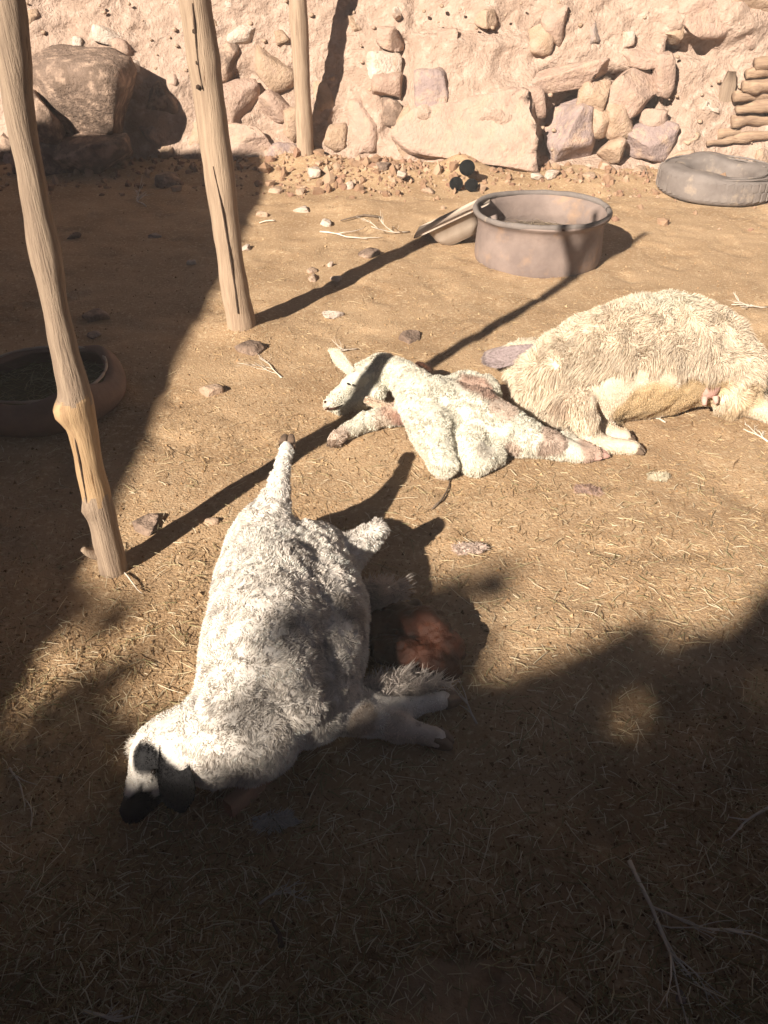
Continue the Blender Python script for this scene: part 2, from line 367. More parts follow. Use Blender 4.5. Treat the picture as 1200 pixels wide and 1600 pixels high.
# pebbles stuck in the mud face
pv = []
for k in range(150):
    px, py = rng.uniform(10, 1195), rng.uniform(0, 235); p = on_wall(px, py); s = rng.uniform(0.012, 0.04)
    V, T = stone_mesh((s, s, s*0.8), 300+k, 1, 5, 0.03); pv.append((V+p+np.array([0, -0.02+float(-0.085*fbm(np.array([[p[0], p[1]*.5, p[2]]])*1.6, 40, 4)[0]), 0]), T))
o = ob('pebbles', mesh_np('pebbles', *join(pv)), STONE['tan'], wall_t, kind='stuff')

# ------------------------------------------------------------------ shed wings and tree that shade the yard (out of frame, where the shade says they stand)
def box(x0, x1, y0, y1, z0, z1):
    V = [(x, y, z) for x in (x0, x1) for y in (y0, y1) for z in (z0, z1)]
    return from_py('box', V, [(0, 1, 3, 2), (4, 6, 7, 5), (0, 4, 5, 1), (2, 3, 7, 6), (0, 2, 6, 4), (1, 5, 7, 3)])
SH = 2.8; tS = SH/SUN[2]
xe = -0.92+SUN[0]*tS; ye = 7.26+SUN[1]*tS; yb = 1.2+SUN[1]*tS
def rough_box(x0, x1, y0, y1, z1, seed):
    """mud building: top edge slightly uneven"""
    bm = bmesh.new(); bmesh.ops.create_cube(bm, size=1.0)
    bmesh.ops.subdivide_edges(bm, edges=bm.edges[:], cuts=24, use_grid_fill=True)
    V = np.array([v.co[:] for v in bm.verts])+0.5
    V = np.stack([x0+V[:, 0]*(x1-x0), y0+V[:, 1]*(y1-y0), V[:, 2]*(z1+0.2)-0.2], -1)
    V += 0.05*np.stack([fbm(V*1.3, seed+i, 3) for i in range(3)], -1)
    for v, c in zip(bm.verts, V): v.co = c
    me = bpy.data.meshes.new('walls'); bm.to_mesh(me); bm.free(); return me
sh1 = thing('mud_shed', (xe-1.8, ye-3, 0), 'low mud shed along the left side of the pen, its shadow on the ground', 'shed')
ob('walls', rough_box(xe-3.4, xe, ye-9.5, ye, SH, 60), M['shed'], sh1)
sh2 = thing('mud_shed', (0.5, yb-2, 0), 'low mud shed behind the viewer shading the near ground', 'shed')
ob('walls', rough_box(xe+0.1, 4.2, yb-4.0, yb, SH, 64), M['shed'], sh2)

TREE_T = 8.2
dapples = [  # photo pixel, height of the surface, radius (m), leaves
 (95, 960, 0, .09, 90), (175, 965, 0, .05, 40), (60, 985, 0, .08, 50), (190, 1055, 0, .06, 34), (110, 1075, 0, .05, 14),
 (485, 1000, .28, .11, 8), (400, 1105, .22, .07, 8), (530, 1045, .22, .07, 9), (455, 1060, .28, .08, 8),
 (650, 932, .0, .05, 26), (705, 932, 0, .06, 70), (770, 915, 0, .045, 70), (740, 1010, 0, .05, 24),
 (575, 1150, .03, .07, 90), (650, 1130, .05, .09, 200), (745, 1140, 0, .11, 260), (830, 1105, 0, .08, 170), (900, 1075, 0, .075, 170), (960, 1045, 0, .07, 170), (1000, 1000, 0, .05, 100),
 (1060, 1060, 0, .085, 220), (1120, 1050, 0, .085, 220), (1175, 1000, 0, .055, 140), (1205, 955, 0, .05, 130), (1095, 1130, 0, .09, 210), (900, 1150, 0, .09, 220), (800, 1190, 0, .10, 220),
 (1070, 1190, 0, .10, 200), (1170, 1170, 0, .08, 170), (960, 1195, 0, .08, 150), (1250, 1000, 0, .12, 220), (1260, 1120, 0, .14, 260), (640, 1200, 0, .10, 200), (520, 1205, 0, .09, 160),
 (330, 1250, 0, .08, 150), (430, 1225, .02, .08, 140), (225, 1245, .04, .06, 90), (120, 1185, 0, .10, 120), (20, 1190, 0, .12, 140), (1330, 980, 0, .2, 300), (150, 1190, .0, .05, 50),
]
tr = thing('leafy_tree', (0, 0, 0), 'leafy tree behind the shed casting dappled shade on the near ground', 'tree')
lp, tips = [], []
for (px, py, z, r, n) in dapples:
    t_ = TREE_T+rng.uniform(-0.5, 0.6); c = W(px, py, z)+SUN*t_; tips.append(c)
    q = rng.normal(size=(n, 3)); q = unit(q)*(rng.uniform(0, 1, (n, 1))**0.5)*r*np.array([1, 1.3, 1.0])
    lp.append(c+q)
lp = np.vstack(lp); n = len(lp)
A = unit(rng.normal(size=(n, 3))); B = unit(np.cross(A, rng.normal(size=(n, 3)))); s = rng.uniform(0.018, 0.032, (n, 1))
lv = np.stack([lp-A*s*1.5, lp+B*s*.8, lp+A*s*1.5, lp-B*s*.8], 1).reshape(-1, 3); b = (np.arange(n)*4)[:, None]
ob('crown', mesh_np('crown', lv, np.stack([b+[0, 1, 2], b+[0, 2, 3]], 1).reshape(-1, 3)), M['leaf'], tr, kind='stuff')
tips = np.array(tips); tc_ = tips.mean(0); foot = np.array([tc_[0]-0.4, tc_[1]-1.6, 0])
fork = np.array([tc_[0]-0.2, tc_[1]-0.9, 2.9])
parts = [tube([foot, foot*0.5+fork*0.5+[0.1, 0, 0], fork], [0.16, 0.13, 0.10], 10, 0.02, 5, 4, n=8)]
for c in tips:
    mid = fork*0.4+c*0.6+np.array([0, -0.75, -0.65])
    parts.append(tube([fork, mid, c], [0.03, 0.010, 0.002], 5, n=8, cap=False))
ob('trunk', mesh_np('trunk', *join(parts)), M['bark'], tr)

# unseen trees added to cut sky light, over the right and far side
def sky_block_tree(label, foot, cc, rad, nl, seed):
    r = np.random.default_rng(seed); foot = np.array(foot, float); cc = np.array(cc, float)
    t = thing('leafy_tree', foot, label, 'tree', 'trees added to block sky light')
    ncl = 90; q = unit(r.normal(size=(ncl, 3)))*(r.uniform(.25, 1, (ncl, 1))**.6)*np.array(rad)+cc
    k = r.integers(0, ncl, nl); P = q[k]+r.normal(size=(nl, 3))*np.array([.55, .55, .32])
    A = unit(r.normal(size=(nl, 3))); B = unit(np.cross(A, r.normal(size=(nl, 3)))); s = r.uniform(.05, .10, (nl, 1))
    V = np.stack([P-A*s*1.5, P+B*s*.8, P+A*s*1.5, P-B*s*.8], 1).reshape(-1, 3); b = (np.arange(nl)*4)[:, None]
    ob('crown', mesh_np('crown', V, np.stack([b+[0, 1, 2], b+[0, 2, 3]], 1).reshape(-1, 3)), M['leaf'], t, kind='stuff')
    fk = foot*.35+cc*.65; fk[2] = cc[2]-rad[2]*.9
    parts = [tube([foot-[0, 0, .2], foot*.6+fk*.4, fk], [.28, .22, .15], 12, .03, seed, 3, n=12)]
    for c in q[::3]: parts.append(tube([fk, fk*.5+c*.5+[0, 0, -.2], c], [.07, .04, .01], 6, n=6, cap=False))
    ob('trunk', mesh_np('trunk', *join(parts)), M['bark'], t)
sky_block_tree('unseen tall tree added outside the pen to the right to block sky light', (5.6, 5.2, 0), (4.0, 5.6, 7.6), (4.2, 3.6, 2.0), 26000, 81)
sky_block_tree('unseen tall tree added right of the viewer to block sky light', (5.4, 0.6, 0), (4.0, 1.2, 6.6), (3.0, 2.6, 1.9), 18000, 82)
sky_block_tree('unseen tall tree added behind the stone wall to block sky light', (0.2, 10.6, 0), (-0.6, 9.4, 8.6), (3.6, 3.4, 2.0), 22000, 83)

# ------------------------------------------------------------------ posts
def post(label, path, radii, mats, knots=(), n=70, forks=(), seed=0, cracks=()):
    base = np.array(path[0]); t = thing('wooden_post', (base[0], base[1], 0), label, 'post', 'posts standing in the pen')
    path = [base-np.array([0, 0, 0.15])]+list(path); radii = [radii[0]*1.05]+list(radii)
    V, T = tube(path, radii, 20, 0.012, seed, 5.0, n=n)
    # knots swell the trunk
    for (kp, kr, ka) in knots:
        d = np.linalg.norm(V-np.asarray(kp), axis=1); cz = np.array([np.interp(V[:, 2], [p[2] for p in path], [p[i] for p in path]) for i in (0, 1)]).T
        dirv = unit(np.hstack([V[:, :2]-cz, np.zeros((len(V), 1))])); V = V+dirv*(ka*np.exp(-(d/kr)**2))[:, None]
    me = mesh_np('trunk', V, T)
    for m in mats[0]: me.materials.append(m)
    if len(mats[0]) > 1:
        zc = V[T].mean(1)[:, 2]; idx = np.zeros(len(T), np.int32)
        for i, zz in enumerate(mats[1]): idx[zc+.05*fbm(V[T].mean(1)*[60, 60, 14], 5, 2) < zz] = i+1
        me.polygons.foreach_set('material_index', idx)
    ob('trunk', me, None, t)
    for (fp, fr) in forks:
        ob('branch', mesh_np('branch', *tube(fp, fr, 12, 0.006, seed+5, 6, n=16)), mats[0][0], t)
    for (cp, cr) in cracks:
        ob('crack', mesh_np('crack', *tube(cp, cr, 6, 0.002, seed+9, 30, n=30)), M['dark'], t)
    return t
# near post: bent, kinked, forked above the frame
b0 = drop(177, 888)
Yp = b0[1]
p1 = [b0, WY(160, 815, Yp), WY(142, 735, Yp), WY(121, 632, Yp), WY(116, 610, Yp), WY(95, 525, Yp), WY(62, 350, Yp), WY(32, 180, Yp), WY(10, 0, Yp)]
p1 += [p1[-1]+np.array([0.02, 0.0, 0.25]), p1[-1]+np.array([0.03, 0.02, 0.50])]
kn = WY(100, 640, Yp)+np.array([0, -0.02, 0])
tp = p1[-1]
post('near bent wooden post with a swollen knot, beside the black-faced sheep', p1, [.043, .040, .040, .041, .039, .037, .035, .034, .033, .032, .031], ([M['wood2'], M['wood3'], M['wood2']], [WY(116, 622, Yp)[2], WY(150, 770, Yp)[2]]),
     knots=[(kn, .035, .022), (WY(140, 790, Yp)+np.array([0, -0.03, 0]), .022, .012)], forks=[([tp-[0, 0, .06], tp+[-.07, .0, .16], tp+[-.12, .0, .45]], [.028, .026, .02]), ([tp-[0, 0, .06], tp+[.06, .02, .16], tp+[.11, .03, .45]], [.028, .026, .02]),
            ([WY(160, 868, Yp), WY(145, 858, Yp)+[0, -.02, 0], WY(134, 848, Yp)+[0, -.03, 0.0]], [.022, .014, .008])], seed=2, n=110,
     cracks=[([WY(112, 655, Yp-.035), WY(128, 740, Yp-.036), WY(137, 790, Yp-.037)], [.0025, .003, .0015])])
b1 = drop(377, 505)
Yq = b1[1]
p2 = [b1, WY(362, 420, Yq), WY(346, 300, Yq), WY(330, 180, Yq), WY(316, 80, Yq), WY(304, 0, Yq)]
p2 += [p2[-1]+np.array([0, 0, 0.12]), p2[-1]+np.array([0, 0, 0.26])]
post('tall straight split wooden post with nail holes, in the middle', p2, [.070, .062, .066, .066, .064, .062, .060, .058], ([M['wood']], []), seed=12,
     cracks=[([WY(301, 5, Yq-.063), WY(305, 50, Yq-.065), WY(310, 100, Yq-.066), WY(316, 140, Yq-.067)], [.003, .004, .003, .002]),
             ([WY(333, 260, Yq-.067), WY(348, 330, Yq-.066), WY(366, 440, Yq-.064), WY(372, 490, Yq-.069)], [.002, .004, .005, .003])] +
            [([WY(x, y, Yq-.050)+[-.001, 0, 0], WY(x, y, Yq-.0655)], [.011, .010]) for (x, y) in ((304, 49), (309, 98), (310, 136))])
b2 = drop(478, 250)
Yr = b2[1]
p3 = [b2, WY(474, 170, Yr), WY(470, 90, Yr), WY(465, 0, Yr)]; p3 += [p3[-1]+np.array([.02, 0, .35]), p3[-1]+np.array([.04, 0, .8])]
post('farthest and thinnest wooden post, standing against the stone wall', p3, [.074, .068, .066, .068, .064, .06], ([M['wood']], []), seed=22)

# ------------------------------------------------------------------ feed tub, tyre, basin
c = W(847, 327, 0.27); tc = np.array([c[0], c[1], g1(c)-0.01])
t = thing('feed_tub', tc, 'large dusty round feed tub with thick rolled rim near the wall', 'tub')
prof = [(0.0, 0.03), (0.33, 0.02), (0.365, 0.0), (0.375, 0.03), (0.372, 0.12), (0.366, 0.2), (0.374, 0.245), (0.392, 0.268), (0.400, 0.280), (0.394, 0.287), (0.380, 0.281), (0.362, 0.262), (0.350, 0.23), (0.345, 0.16), (0.340, 0.06), (0.0, 0.05)]
ob('shell', mesh_np('shell', *lathe(catmull(np.array(prof), 60), 72, tc, 0.016, 4, 0.012)), M['tub'], t)
a = np.linspace(0, 2*math.pi, 70); kk = 1+.012*np.sin(2*a+1)
ob('rim', mesh_np('rim', *tube(np.stack([.385*kk*np.cos(a), .385*kk*np.sin(a), a*0+.283+.004*np.sin(3*a)], -1)+tc, np.full(70, .017), 10, .006, 8, 14)), M['tyre'], t)
def litter_in(name, centre, R, z, n, label, cols, seed):
    r = np.sqrt(rng.uniform(0, 1, n))*R; a = rng.uniform(0, 2*math.pi, n)
    P = np.stack([centre[0]+r*np.cos(a), centre[1]+r*np.sin(a), np.full(n, z)+rng.uniform(0, .018, n)], -1)
    th = rng.uniform(0, 2*math.pi, n); D = unit(np.stack([np.cos(th), np.sin(th), rng.uniform(-.25, .25, n)], -1))
    V, T, C = straws(P, D, rng.uniform(.03, .11, n), rng.uniform(.0008, .0018, n), cols[rng.integers(0, len(cols), n)])
    dv, dt = lathe([(0.001, z), (R*.5, z+.005), (R, z-.003)], 40, (centre[0], centre[1], 0))
    V2, T2 = join([(V, T), (dv, dt)]); C2 = np.vstack([C, np.full((len(dv), 3), 1)*np.array(cols[0])*0.6])
    ob(name, mesh_np(name, V2, T2, C2), M['litter'], None, label, 'hay', kind='stuff')
HAY = np.array([(.24, .18, .13), (.30, .22, .15), (.38, .29, .19), (.18, .13, .09)])
litter_in('hay', tc, 0.32, tc[2]+0.125, 330, 'trampled straw in the bottom of the round tub', HAY, 1)

c = W(1126, 262, 0.17); tc2 = np.array([c[0], c[1], g1(c)-0.01])
t = thing('old_tyre', tc2, 'old grey dusty tyre lying flat by the log pile', 'tyre')
R0, RW, Hh = 0.435, 0.19, 0.18
prof = []
for a in np.linspace(0, 2*math.pi, 34):
    ca, sa = math.cos(a), math.sin(a); e = 0.45
    prof.append((R0-RW/2*1.0+math.copysign(abs(ca)**e, ca)*RW/2*(1.0 if ca > 0 else 1.05), Hh/2+math.copysign(abs(sa)**0.6, sa)*Hh/2))
ob('carcass', mesh_np('carcass', *lathe(prof, 80, tc2, 0.02, 14, 0.03)), M['tyre'], t)
tv = []
for k in range(46):
    a = 2*math.pi*k/46
    for (z0, z1, off) in ((.03, .085, 0.0), (.095, .15, .06)):
        V = []
        for da, z, rr in ((-.045, z0, 0), (.045, z0+.01, 0), (.045, z1+.01, 0), (-.045, z1, 0)):
            V.append(((R0+.0025)*math.cos(a+da+off), (R0+.0025)*math.sin(a+da+off), z))
        for v in list(V): V.append((v[0]*0.955, v[1]*0.955, v[2]))
        F = [(0, 1, 2), (0, 2, 3), (0, 4, 5), (0, 5, 1), (1, 5, 6), (1, 6, 2), (2, 6, 7), (2, 7, 3), (3, 7, 4), (3, 4, 0)]
        tv.append((np.array(V)+tc2, np.array(F)))
ob('tread', mesh_np('tread', *join(tv), smooth=False), M['tyre'], t)
for z in (Hh-.004, Hh-.008):
    rr = 0.40 if z > Hh-.006 else 0.33
    a = np.linspace(0, 2*math.pi, 60); pth = np.stack([rr*np.cos(a), rr*np.sin(a), a*0+z], -1)+tc2
    ob('bead', mesh_np('bead', *tube(pth, np.full(60, .007), 6)), M['tyre'], t)

c = W(62, 580, 0.14); tc3 = np.array([c[0], c[1], g1(c)-0.01])
t = thing('rubber_basin', tc3, 'dark low rubber feed basin in the shade behind the near post', 'basin')
prof = [(0.0, 0.03), (0.26, 0.02), (0.30, 0.0), (0.335, 0.04), (0.352, 0.10), (0.345, 0.15), (0.322, 0.185), (0.305, 0.205), (0.288, 0.208), (0.276, 0.198), (0.27, 0.18), (0.29, 0.15), (0.305, 0.10), (0.28, 0.06), (0.0, 0.05)]
prof = [(a_*.93, b_*.70) for a_, b_ in prof]
ob('shell', mesh_np('shell', *lathe(catmull(np.array(prof), 56), 72, tc3, 0.03, 24, 0.04)), M['basin'], t)
a = np.linspace(0, 2*math.pi, 60); pth = np.stack([.262*np.cos(a), .262*np.sin(a), a*0+.143+.004*np.sin(3*a)], -1)+tc3
ob('frayed_rim', mesh_np('frayed_rim', *tube(pth, np.full(60, .006), 6, .004, 3, 60)), M['sheet'], t)
GREENHAY = np.array([(.16, .13, .06), (.22, .19, .10), (.30, .25, .14), (.12, .10, .05)])
litter_in('hay', tc3, 0.262, tc3[2]+0.075, 600, 'greenish chopped fodder in the dark basin', GREENHAY, 2)

# scoop leaning on the tub
sc_c = W(709, 340, 0.13)
t = thing('metal_scoop', (sc_c[0], sc_c[1], g1(sc_c)), 'bent dusty metal scoop with socket leaning against the round tub', 'scoop')
def rounded_rect(w, h, r, n=5):
    out = []
    for cx, cy, a0 in ((w/2-r, h/2-r, 0), (-w/2+r, h/2-r, 90), (-w/2+r, -h/2+r, 180), (w/2-r, -h/2+r, 270)):
        for k in range(n): a = math.radians(a0+90*k/(n-1)); out.append((cx+r*math.cos(a), cy+r*math.sin(a)))
    return np.array(out)
Rm = np.array(Euler((math.radians(-8), math.radians(-26), math.radians(-4))).to_matrix())
def loft(sections):
    ns = len(sections[0]); V = np.vstack(sections); T = grid_tris(len(sections), ns, True)
    b = len(V); V = np.vstack([V, sections[0].mean(0), sections[-1].mean(0)]); r = np.arange(ns); o2 = (len(sections)-1)*ns
    T = np.vstack([T, np.stack([np.full(ns, b), (r+1) % ns, r], -1), np.stack([np.full(ns, b+1), o2+r, o2+(r+1) % ns], -1)]); return V, T
def sec(w, h, r, z, dx=0.0):
    q = rounded_rect(w, h, r); return np.stack([q[:, 0]+dx, q[:, 1], np.full(len(q), z)], -1)
V, T = loft([sec(.18, .20, .05, -.135, .0), sec(.22, .24, .05, -.13), sec(.29, .30, .05, -.07), sec(.33, .34, .05, 0.0)])
ob('pan', mesh_np('pan', V@Rm.T+sc_c, T), M['sheet'], t)
V, T = loft([sec(.50, .42, .03, .002), sec(.505, .425, .03, .006), sec(.50, .42, .03, .012)])
V[:, 2] += 0.10*V[:, 0]**2
ob('rim_plate', mesh_np('rim_plate', V@Rm.T+sc_c+[0, 0, .0], T), M['sheet'], t)
V, T = tube(np.array([(.12, -.06, -.09), (.19, -.10, -.095), (.25, -.13, -.10)]), [.022, .026, .028], 12, n=8)
ob('socket', mesh_np('socket', V@Rm.T+sc_c, T), M['tub'], t)

# three solid flat black discs with tapered backs above the scoop
for (px, py, r, lb) in ((730, 262, .056, 'topmost of three small flat black discs above the scoop'), (713, 287, .048, 'lower left of three small flat black discs above the scoop'), (737, 289, .046, 'lower right of three small flat black discs, nearest the scoop')):
    p = WY(px, py, 6.30 if py < 270 else 6.20)
    Rr = np.array(Euler((math.radians(77), 0, math.radians(4))).to_matrix())
    prof = [(0.001, 0), (r*.95, 0), (r, -.005), (r*.7, -.05), (r*.5, -.2), (0.001, -.2)]
    V, T = lathe(prof, 28); V[:, 0] *= 1.06
    ob('black_disc', mesh_np('black_disc', V@Rr.T+p, T), M['flat_black'], None, lb, 'disc')

# ------------------------------------------------------------------ log pile at the right edge
lp_ = [((1107, 241), (1235, 224), .045, 0.0), ((1104, 224), (1240, 208), .042, -.04), ((1120, 209), (1245, 199), .036, .04), ((1143, 192), (1250, 184), .05, .02), ((1150, 172), (1250, 164), .052, -.02), ((1146, 152), (1250, 146), .045, .04), ((1160, 136), (1250, 126), .05, .0), ((1166, 116), (1250, 108), .046, .05), ((1180, 100), (1250, 90), .045, .03)]
lbl = ['lowest log of the pile behind the grey tyre', 'log second from the bottom of the pile', 'thin log third from the bottom of the pile', 'log fourth from the bottom of the pile', 'thick log at mid height of the pile', 'log fourth from the top of the pile', 'log third from the top of the pile', 'log second from the top of the pile', 'topmost short log of the pile at the right edge']
for k, ((x0, y0), (x1, y1), r, dy) in enumerate(lp_):
    a = WY(x0, y0, 6.86+dy); e = WY(x1, y1, 6.9+dy); a[2] = max(a[2], r*.8+g1(a)); dv = e-a; e = a+dv*1.9
    V, T = tube([a, a+(e-a)*.33+[0, 0, .01], a+(e-a)*.66, e], [r*.8, r, r*1.1, r], 14, 0.045, 70+k, 7, n=26)
    ob('log', mesh_np('log', V, T), M['log'], None, lbl[k], 'log', 'logs piled at the wall')
a = WY(1135, 150, 6.98)
V, T = loft([sec(.10, .05, .012, -.17), sec(.115, .055, .015, -.05), sec(.11, .05, .015, .08), sec(.06, .04, .01, .17)])
ob('timber_stub', mesh_np('timber_stub', V+a, T), M['wood2'], None, 'dark upright timber stub set in the wall beside the log pile', 'timber')

# ------------------------------------------------------------------ loose stones on the ground
loose = [(262, 287, 46, 34, 'brown', 'largest rounded stone in the shade at the wall foot'), (412, 336, 20, 14, 'tan', 'small stone at the edge of the shade left of the heap'), (474, 330, 28, 16, 'white', 'pale flat stone in front of the farthest post'),
 (511, 351, 22, 16, 'white', 'pale round stone beside the curved dark stick'), (491, 270, 26, 16, 'white', 'pale stone at the foot of the farthest post'), (545, 291, 16, 13, 'white', 'small white stone on the rubble heap'),
 (628, 274, 20, 12, 'white', 'white stone at the foot of the large boulder'), (490, 437, 22, 16, 'tan', 'left stone of the little group beside the middle post shadow'), (525, 437, 16, 12, 'white', 'right stone of the little group beside the middle post shadow'),
 (516, 415, 13, 15, 'white', 'upright pebble above the little stone group'), (487, 425, 16, 12, 'tan', 'upper left pebble of the little stone group'), (519, 493, 28, 13, 'white', 'white flat stone between the middle post and the white lamb'),
 (299, 412, 15, 12, 'white', 'white pebble in the shade left of the middle post'), (385, 390, 22, 14, 'white', 'pale stone just behind the middle post'), (331, 613, 34, 24, 'tan', 'tan angular stone on open ground between two posts'),
 (332, 817, 20, 17, 'tan', 'small stone in the near post shadow'), (840, 277, 20, 12, 'white', 'left white stone behind the tub'), (860, 273, 22, 14, 'white', 'right white stone behind the tub'), (948, 262, 34, 22, 'tan', 'crumbly pale stone at the foot of the dry laid stones'),
 (640, 528, 44, 22, 'brown', 'brown clod just above the white lamb head'), (392, 548, 44, 26, 'brown', 'brown dung clod in front of the middle post'), (228, 822, 44, 24, 'brown', 'brown clod beside the near post shadow'),
 (575, 400, 34, 20, 'brown', 'brown clod above the middle post shadow'), (1064, 1560, 22, 18, 'grey', 'small grey stone beside the bare forked twig'), (470, 302, 20, 14, 'tan', 'tan stone among rubble under the farthest post'), (430, 300, 24, 14, 'tan', 'flat stone left of the rubble heap'),
 (150, 494, 40, 16, 'brown', 'dark flat clod behind the shaded basin'), (146, 524, 22, 10, 'grey', 'grey chip behind the rim of the shaded basin'), (600, 262, 26, 14, 'brown', 'brown clod on top of the rubble heap'), (668, 300, 22, 14, 'tan', 'tan stone left of the black discs'),
 (920, 275, 20, 12, 'tan', 'small tan stone below the dry laid stones'), (1000, 268, 26, 14, 'tan', 'tan stone left of the grey tyre'), (115, 370, 22, 12, 'brown', 'small stone deep in the left shade'), (60, 340, 30, 18, 'brown', 'brown stone by the left wall foot'), (1020, 745, 1, 1, 'white', None), (240, 370, 20, 10, 'grey', 'grey chip in the shade left of the middle post')]
for k, (px, py, w, h, c, lb) in enumerate(loose):
    if lb is None: continue
    p = drop(px, py); depth = float(np.dot(p-np.array([0, 0, CAMH]), fwd)); kk = depth/FPX
    sw = w*kk; sh_ = max(h*kk*0.8, sw*.3); r = np.random.default_rng(500+k)
    V, T = stone_mesh((sw, sw*r.uniform(.7, .95), sh_), 500+k, 3, int(r.integers(9, 15)), .07, (0, 0, r.uniform(0, 3)))
    ob('loose_stone', mesh_np('loose_stone', V+p+[0, 0, sh_*.08], T), STONE[c], None, lb, 'stone', 'loose stones on the pen floor')

# flat slab at the bottom edge
pts = [(560, 1640), (585, 1560), (620, 1515), (690, 1500), (770, 1505), (830, 1520), (880, 1555), (930, 1610), (960, 1680), (900, 1760), (620, 1760)]
cs = np.array([W(*q) for q in pts]); m = cs.mean(0); ring = catmull(np.vstack([cs, cs[:1]]), 65)[:-1]; ns = len(ring)
fr = [1.05, 1.0, .97, .9, .75, .6, .45, .3, .15, .01]; V = []
for q, f in enumerate(fr):
    s_ = m+(ring-m)*f*(1+.03*vnoise(ring*9, 4))[:, None]
    s_[:, 2] = G(s_[:, 0], s_[:, 1])+(-.03 if q == 0 else .004+.006*min(1, q/4))+.005*fbm(s_*9, 5, 4); V.append(s_)
V = np.vstack(V); T = grid_tris(len(fr), ns, True)
ob('flat_slab', mesh_np('flat_slab', V, T), M['slab'], None, 'flat smooth brown slab at the bottom edge', 'slab')
# plank scrap beside the near sheep
p = drop(397, 1238); V, T = loft([sec(.05, .028, .004, -.075), sec(.045, .03, .004, 0), sec(.04, .02, .004, .075)])
V = V@np.array(Euler((0, math.radians(90), 0)).to_matrix()).T; V = V@np.array(Euler((0, 0, math.radians(50))).to_matrix()).T
ob('wood_scrap', mesh_np('wood_scrap', V+p+[0, 0, .02], T), M['brick'], None, 'short brown wood scrap beside the neck of the black-faced sheep', 'wood')

# ------------------------------------------------------------------ dry twigs
def branchy(start, d, L, r, depth, out, rs, spread=0.5, lift=0.0):
    n = 5; pts = [start]; dd = unit(d)
    for k in range(n):
        dd = unit(dd+rs.normal(size=3)*[.16, .16, .08]); q = pts[-1]+dd*L/n; gz = g1(q)+r+.004+lift
        if q[2] < gz: q[2] = gz
        pts.append(q)
    out.append(tube(pts, np.linspace(r, r*.45, n+1), 5, cap=True))
    if depth > 0:
        for k in range(int(rs.integers(2, 4))):
            i = int(rs.integers(1, n)); sgn = rs.choice([-1, 1])
            nd = unit(dd+np.array([-dd[1], dd[0], 0])*sgn*rs.uniform(.3, spread)+[0, 0, rs.uniform(0, .25)])
            branchy(pts[i], nd, L*rs.uniform(.45, .75), r*.6, depth-1, out, rs, spread, lift)
twigs = [((983, 1345), (1075, 1545), .0052, 3, 'pale bare forked twig in the lower right shade', 1.0), ((1200, 1262), (1145, 1292), .004, 1, 'bare branching twig at the right edge in the shade', 1.0),
 ((405, 1412), (455, 1375), .003, 2, 'thin curled twig below the black-faced sheep', 1.0), ((228, 322), (208, 312), .006, 3, 'tuft of pale dry twigs at the shaded wall foot', 1.0), ((15, 1200), (62, 1248), .003, 1, 'thin pale straw twig at the left edge', 1.0),
 ((1200, 480), (1150, 485), .005, 3, 'dry brush behind the rump of the cream sheep', 1.0), ((1200, 690), (1160, 672), .004, 3, 'dry twigs at the right edge below the cream sheep', 1.0), ((745, 1130), (715, 1060), .003, 1, 'curved thin stem beside the forelegs of the near sheep', 1.0),
 ((500, 362), (565, 380), .006, 1, 'pale crooked twig on the rubble in front of the wall', 1.0), ((595, 340), (530, 345), .009, 0, 'dark curved stick on the rubble heap', 1.0), ((640, 362), (575, 366), .005, 2, 'pale forked twig left of the scoop', 1.0), ((430, 345), (405, 348), .007, 0, 'short pale stick at the shade edge', 1.0),
 ((1040, 660), (985, 645), .004, 2, 'forked dry twig under the belly of the cream sheep', 1.0), ((675, 795), (770, 745), .004, 0, 'thin dark stick in front of the white lamb', 1.0), ((195, 895), (225, 930), .003, 0, 'pale straw stalk at the foot of the near post', 1.0), ((550, 1010), (560, 1000), .001, 0, None, 1), ((130, 1580), (210, 1590), .004, 2, 'pale twigs at the bottom left edge', 1.0), ((440, 1480), (420, 1440), .006, 0, 'dark stick near the bottom edge', 1.0), ((560, 545), (520, 548), .003, 2, 'dry stalks behind the ear of the white lamb', 1.0),
 ((440, 590), (400, 560), .003, 2, 'thin pale twigs on open ground right of the middle post', 1.0)]
for k, (a, e, r, dep, lb, s_) in enumerate(twigs):
    if lb is None: continue
    A_ = drop(*a, .006); E_ = drop(*e, .006); out = []; branchy(A_, E_-A_, np.linalg.norm(E_-A_), r, dep, out, np.random.default_rng(900+k), .55)
    ob('dry_twig', mesh_np('dry_twig', *join(out)), M['bark'] if 'dark' in lb else M['twig'], None, lb, 'twig', 'dry twigs on the pen floor')

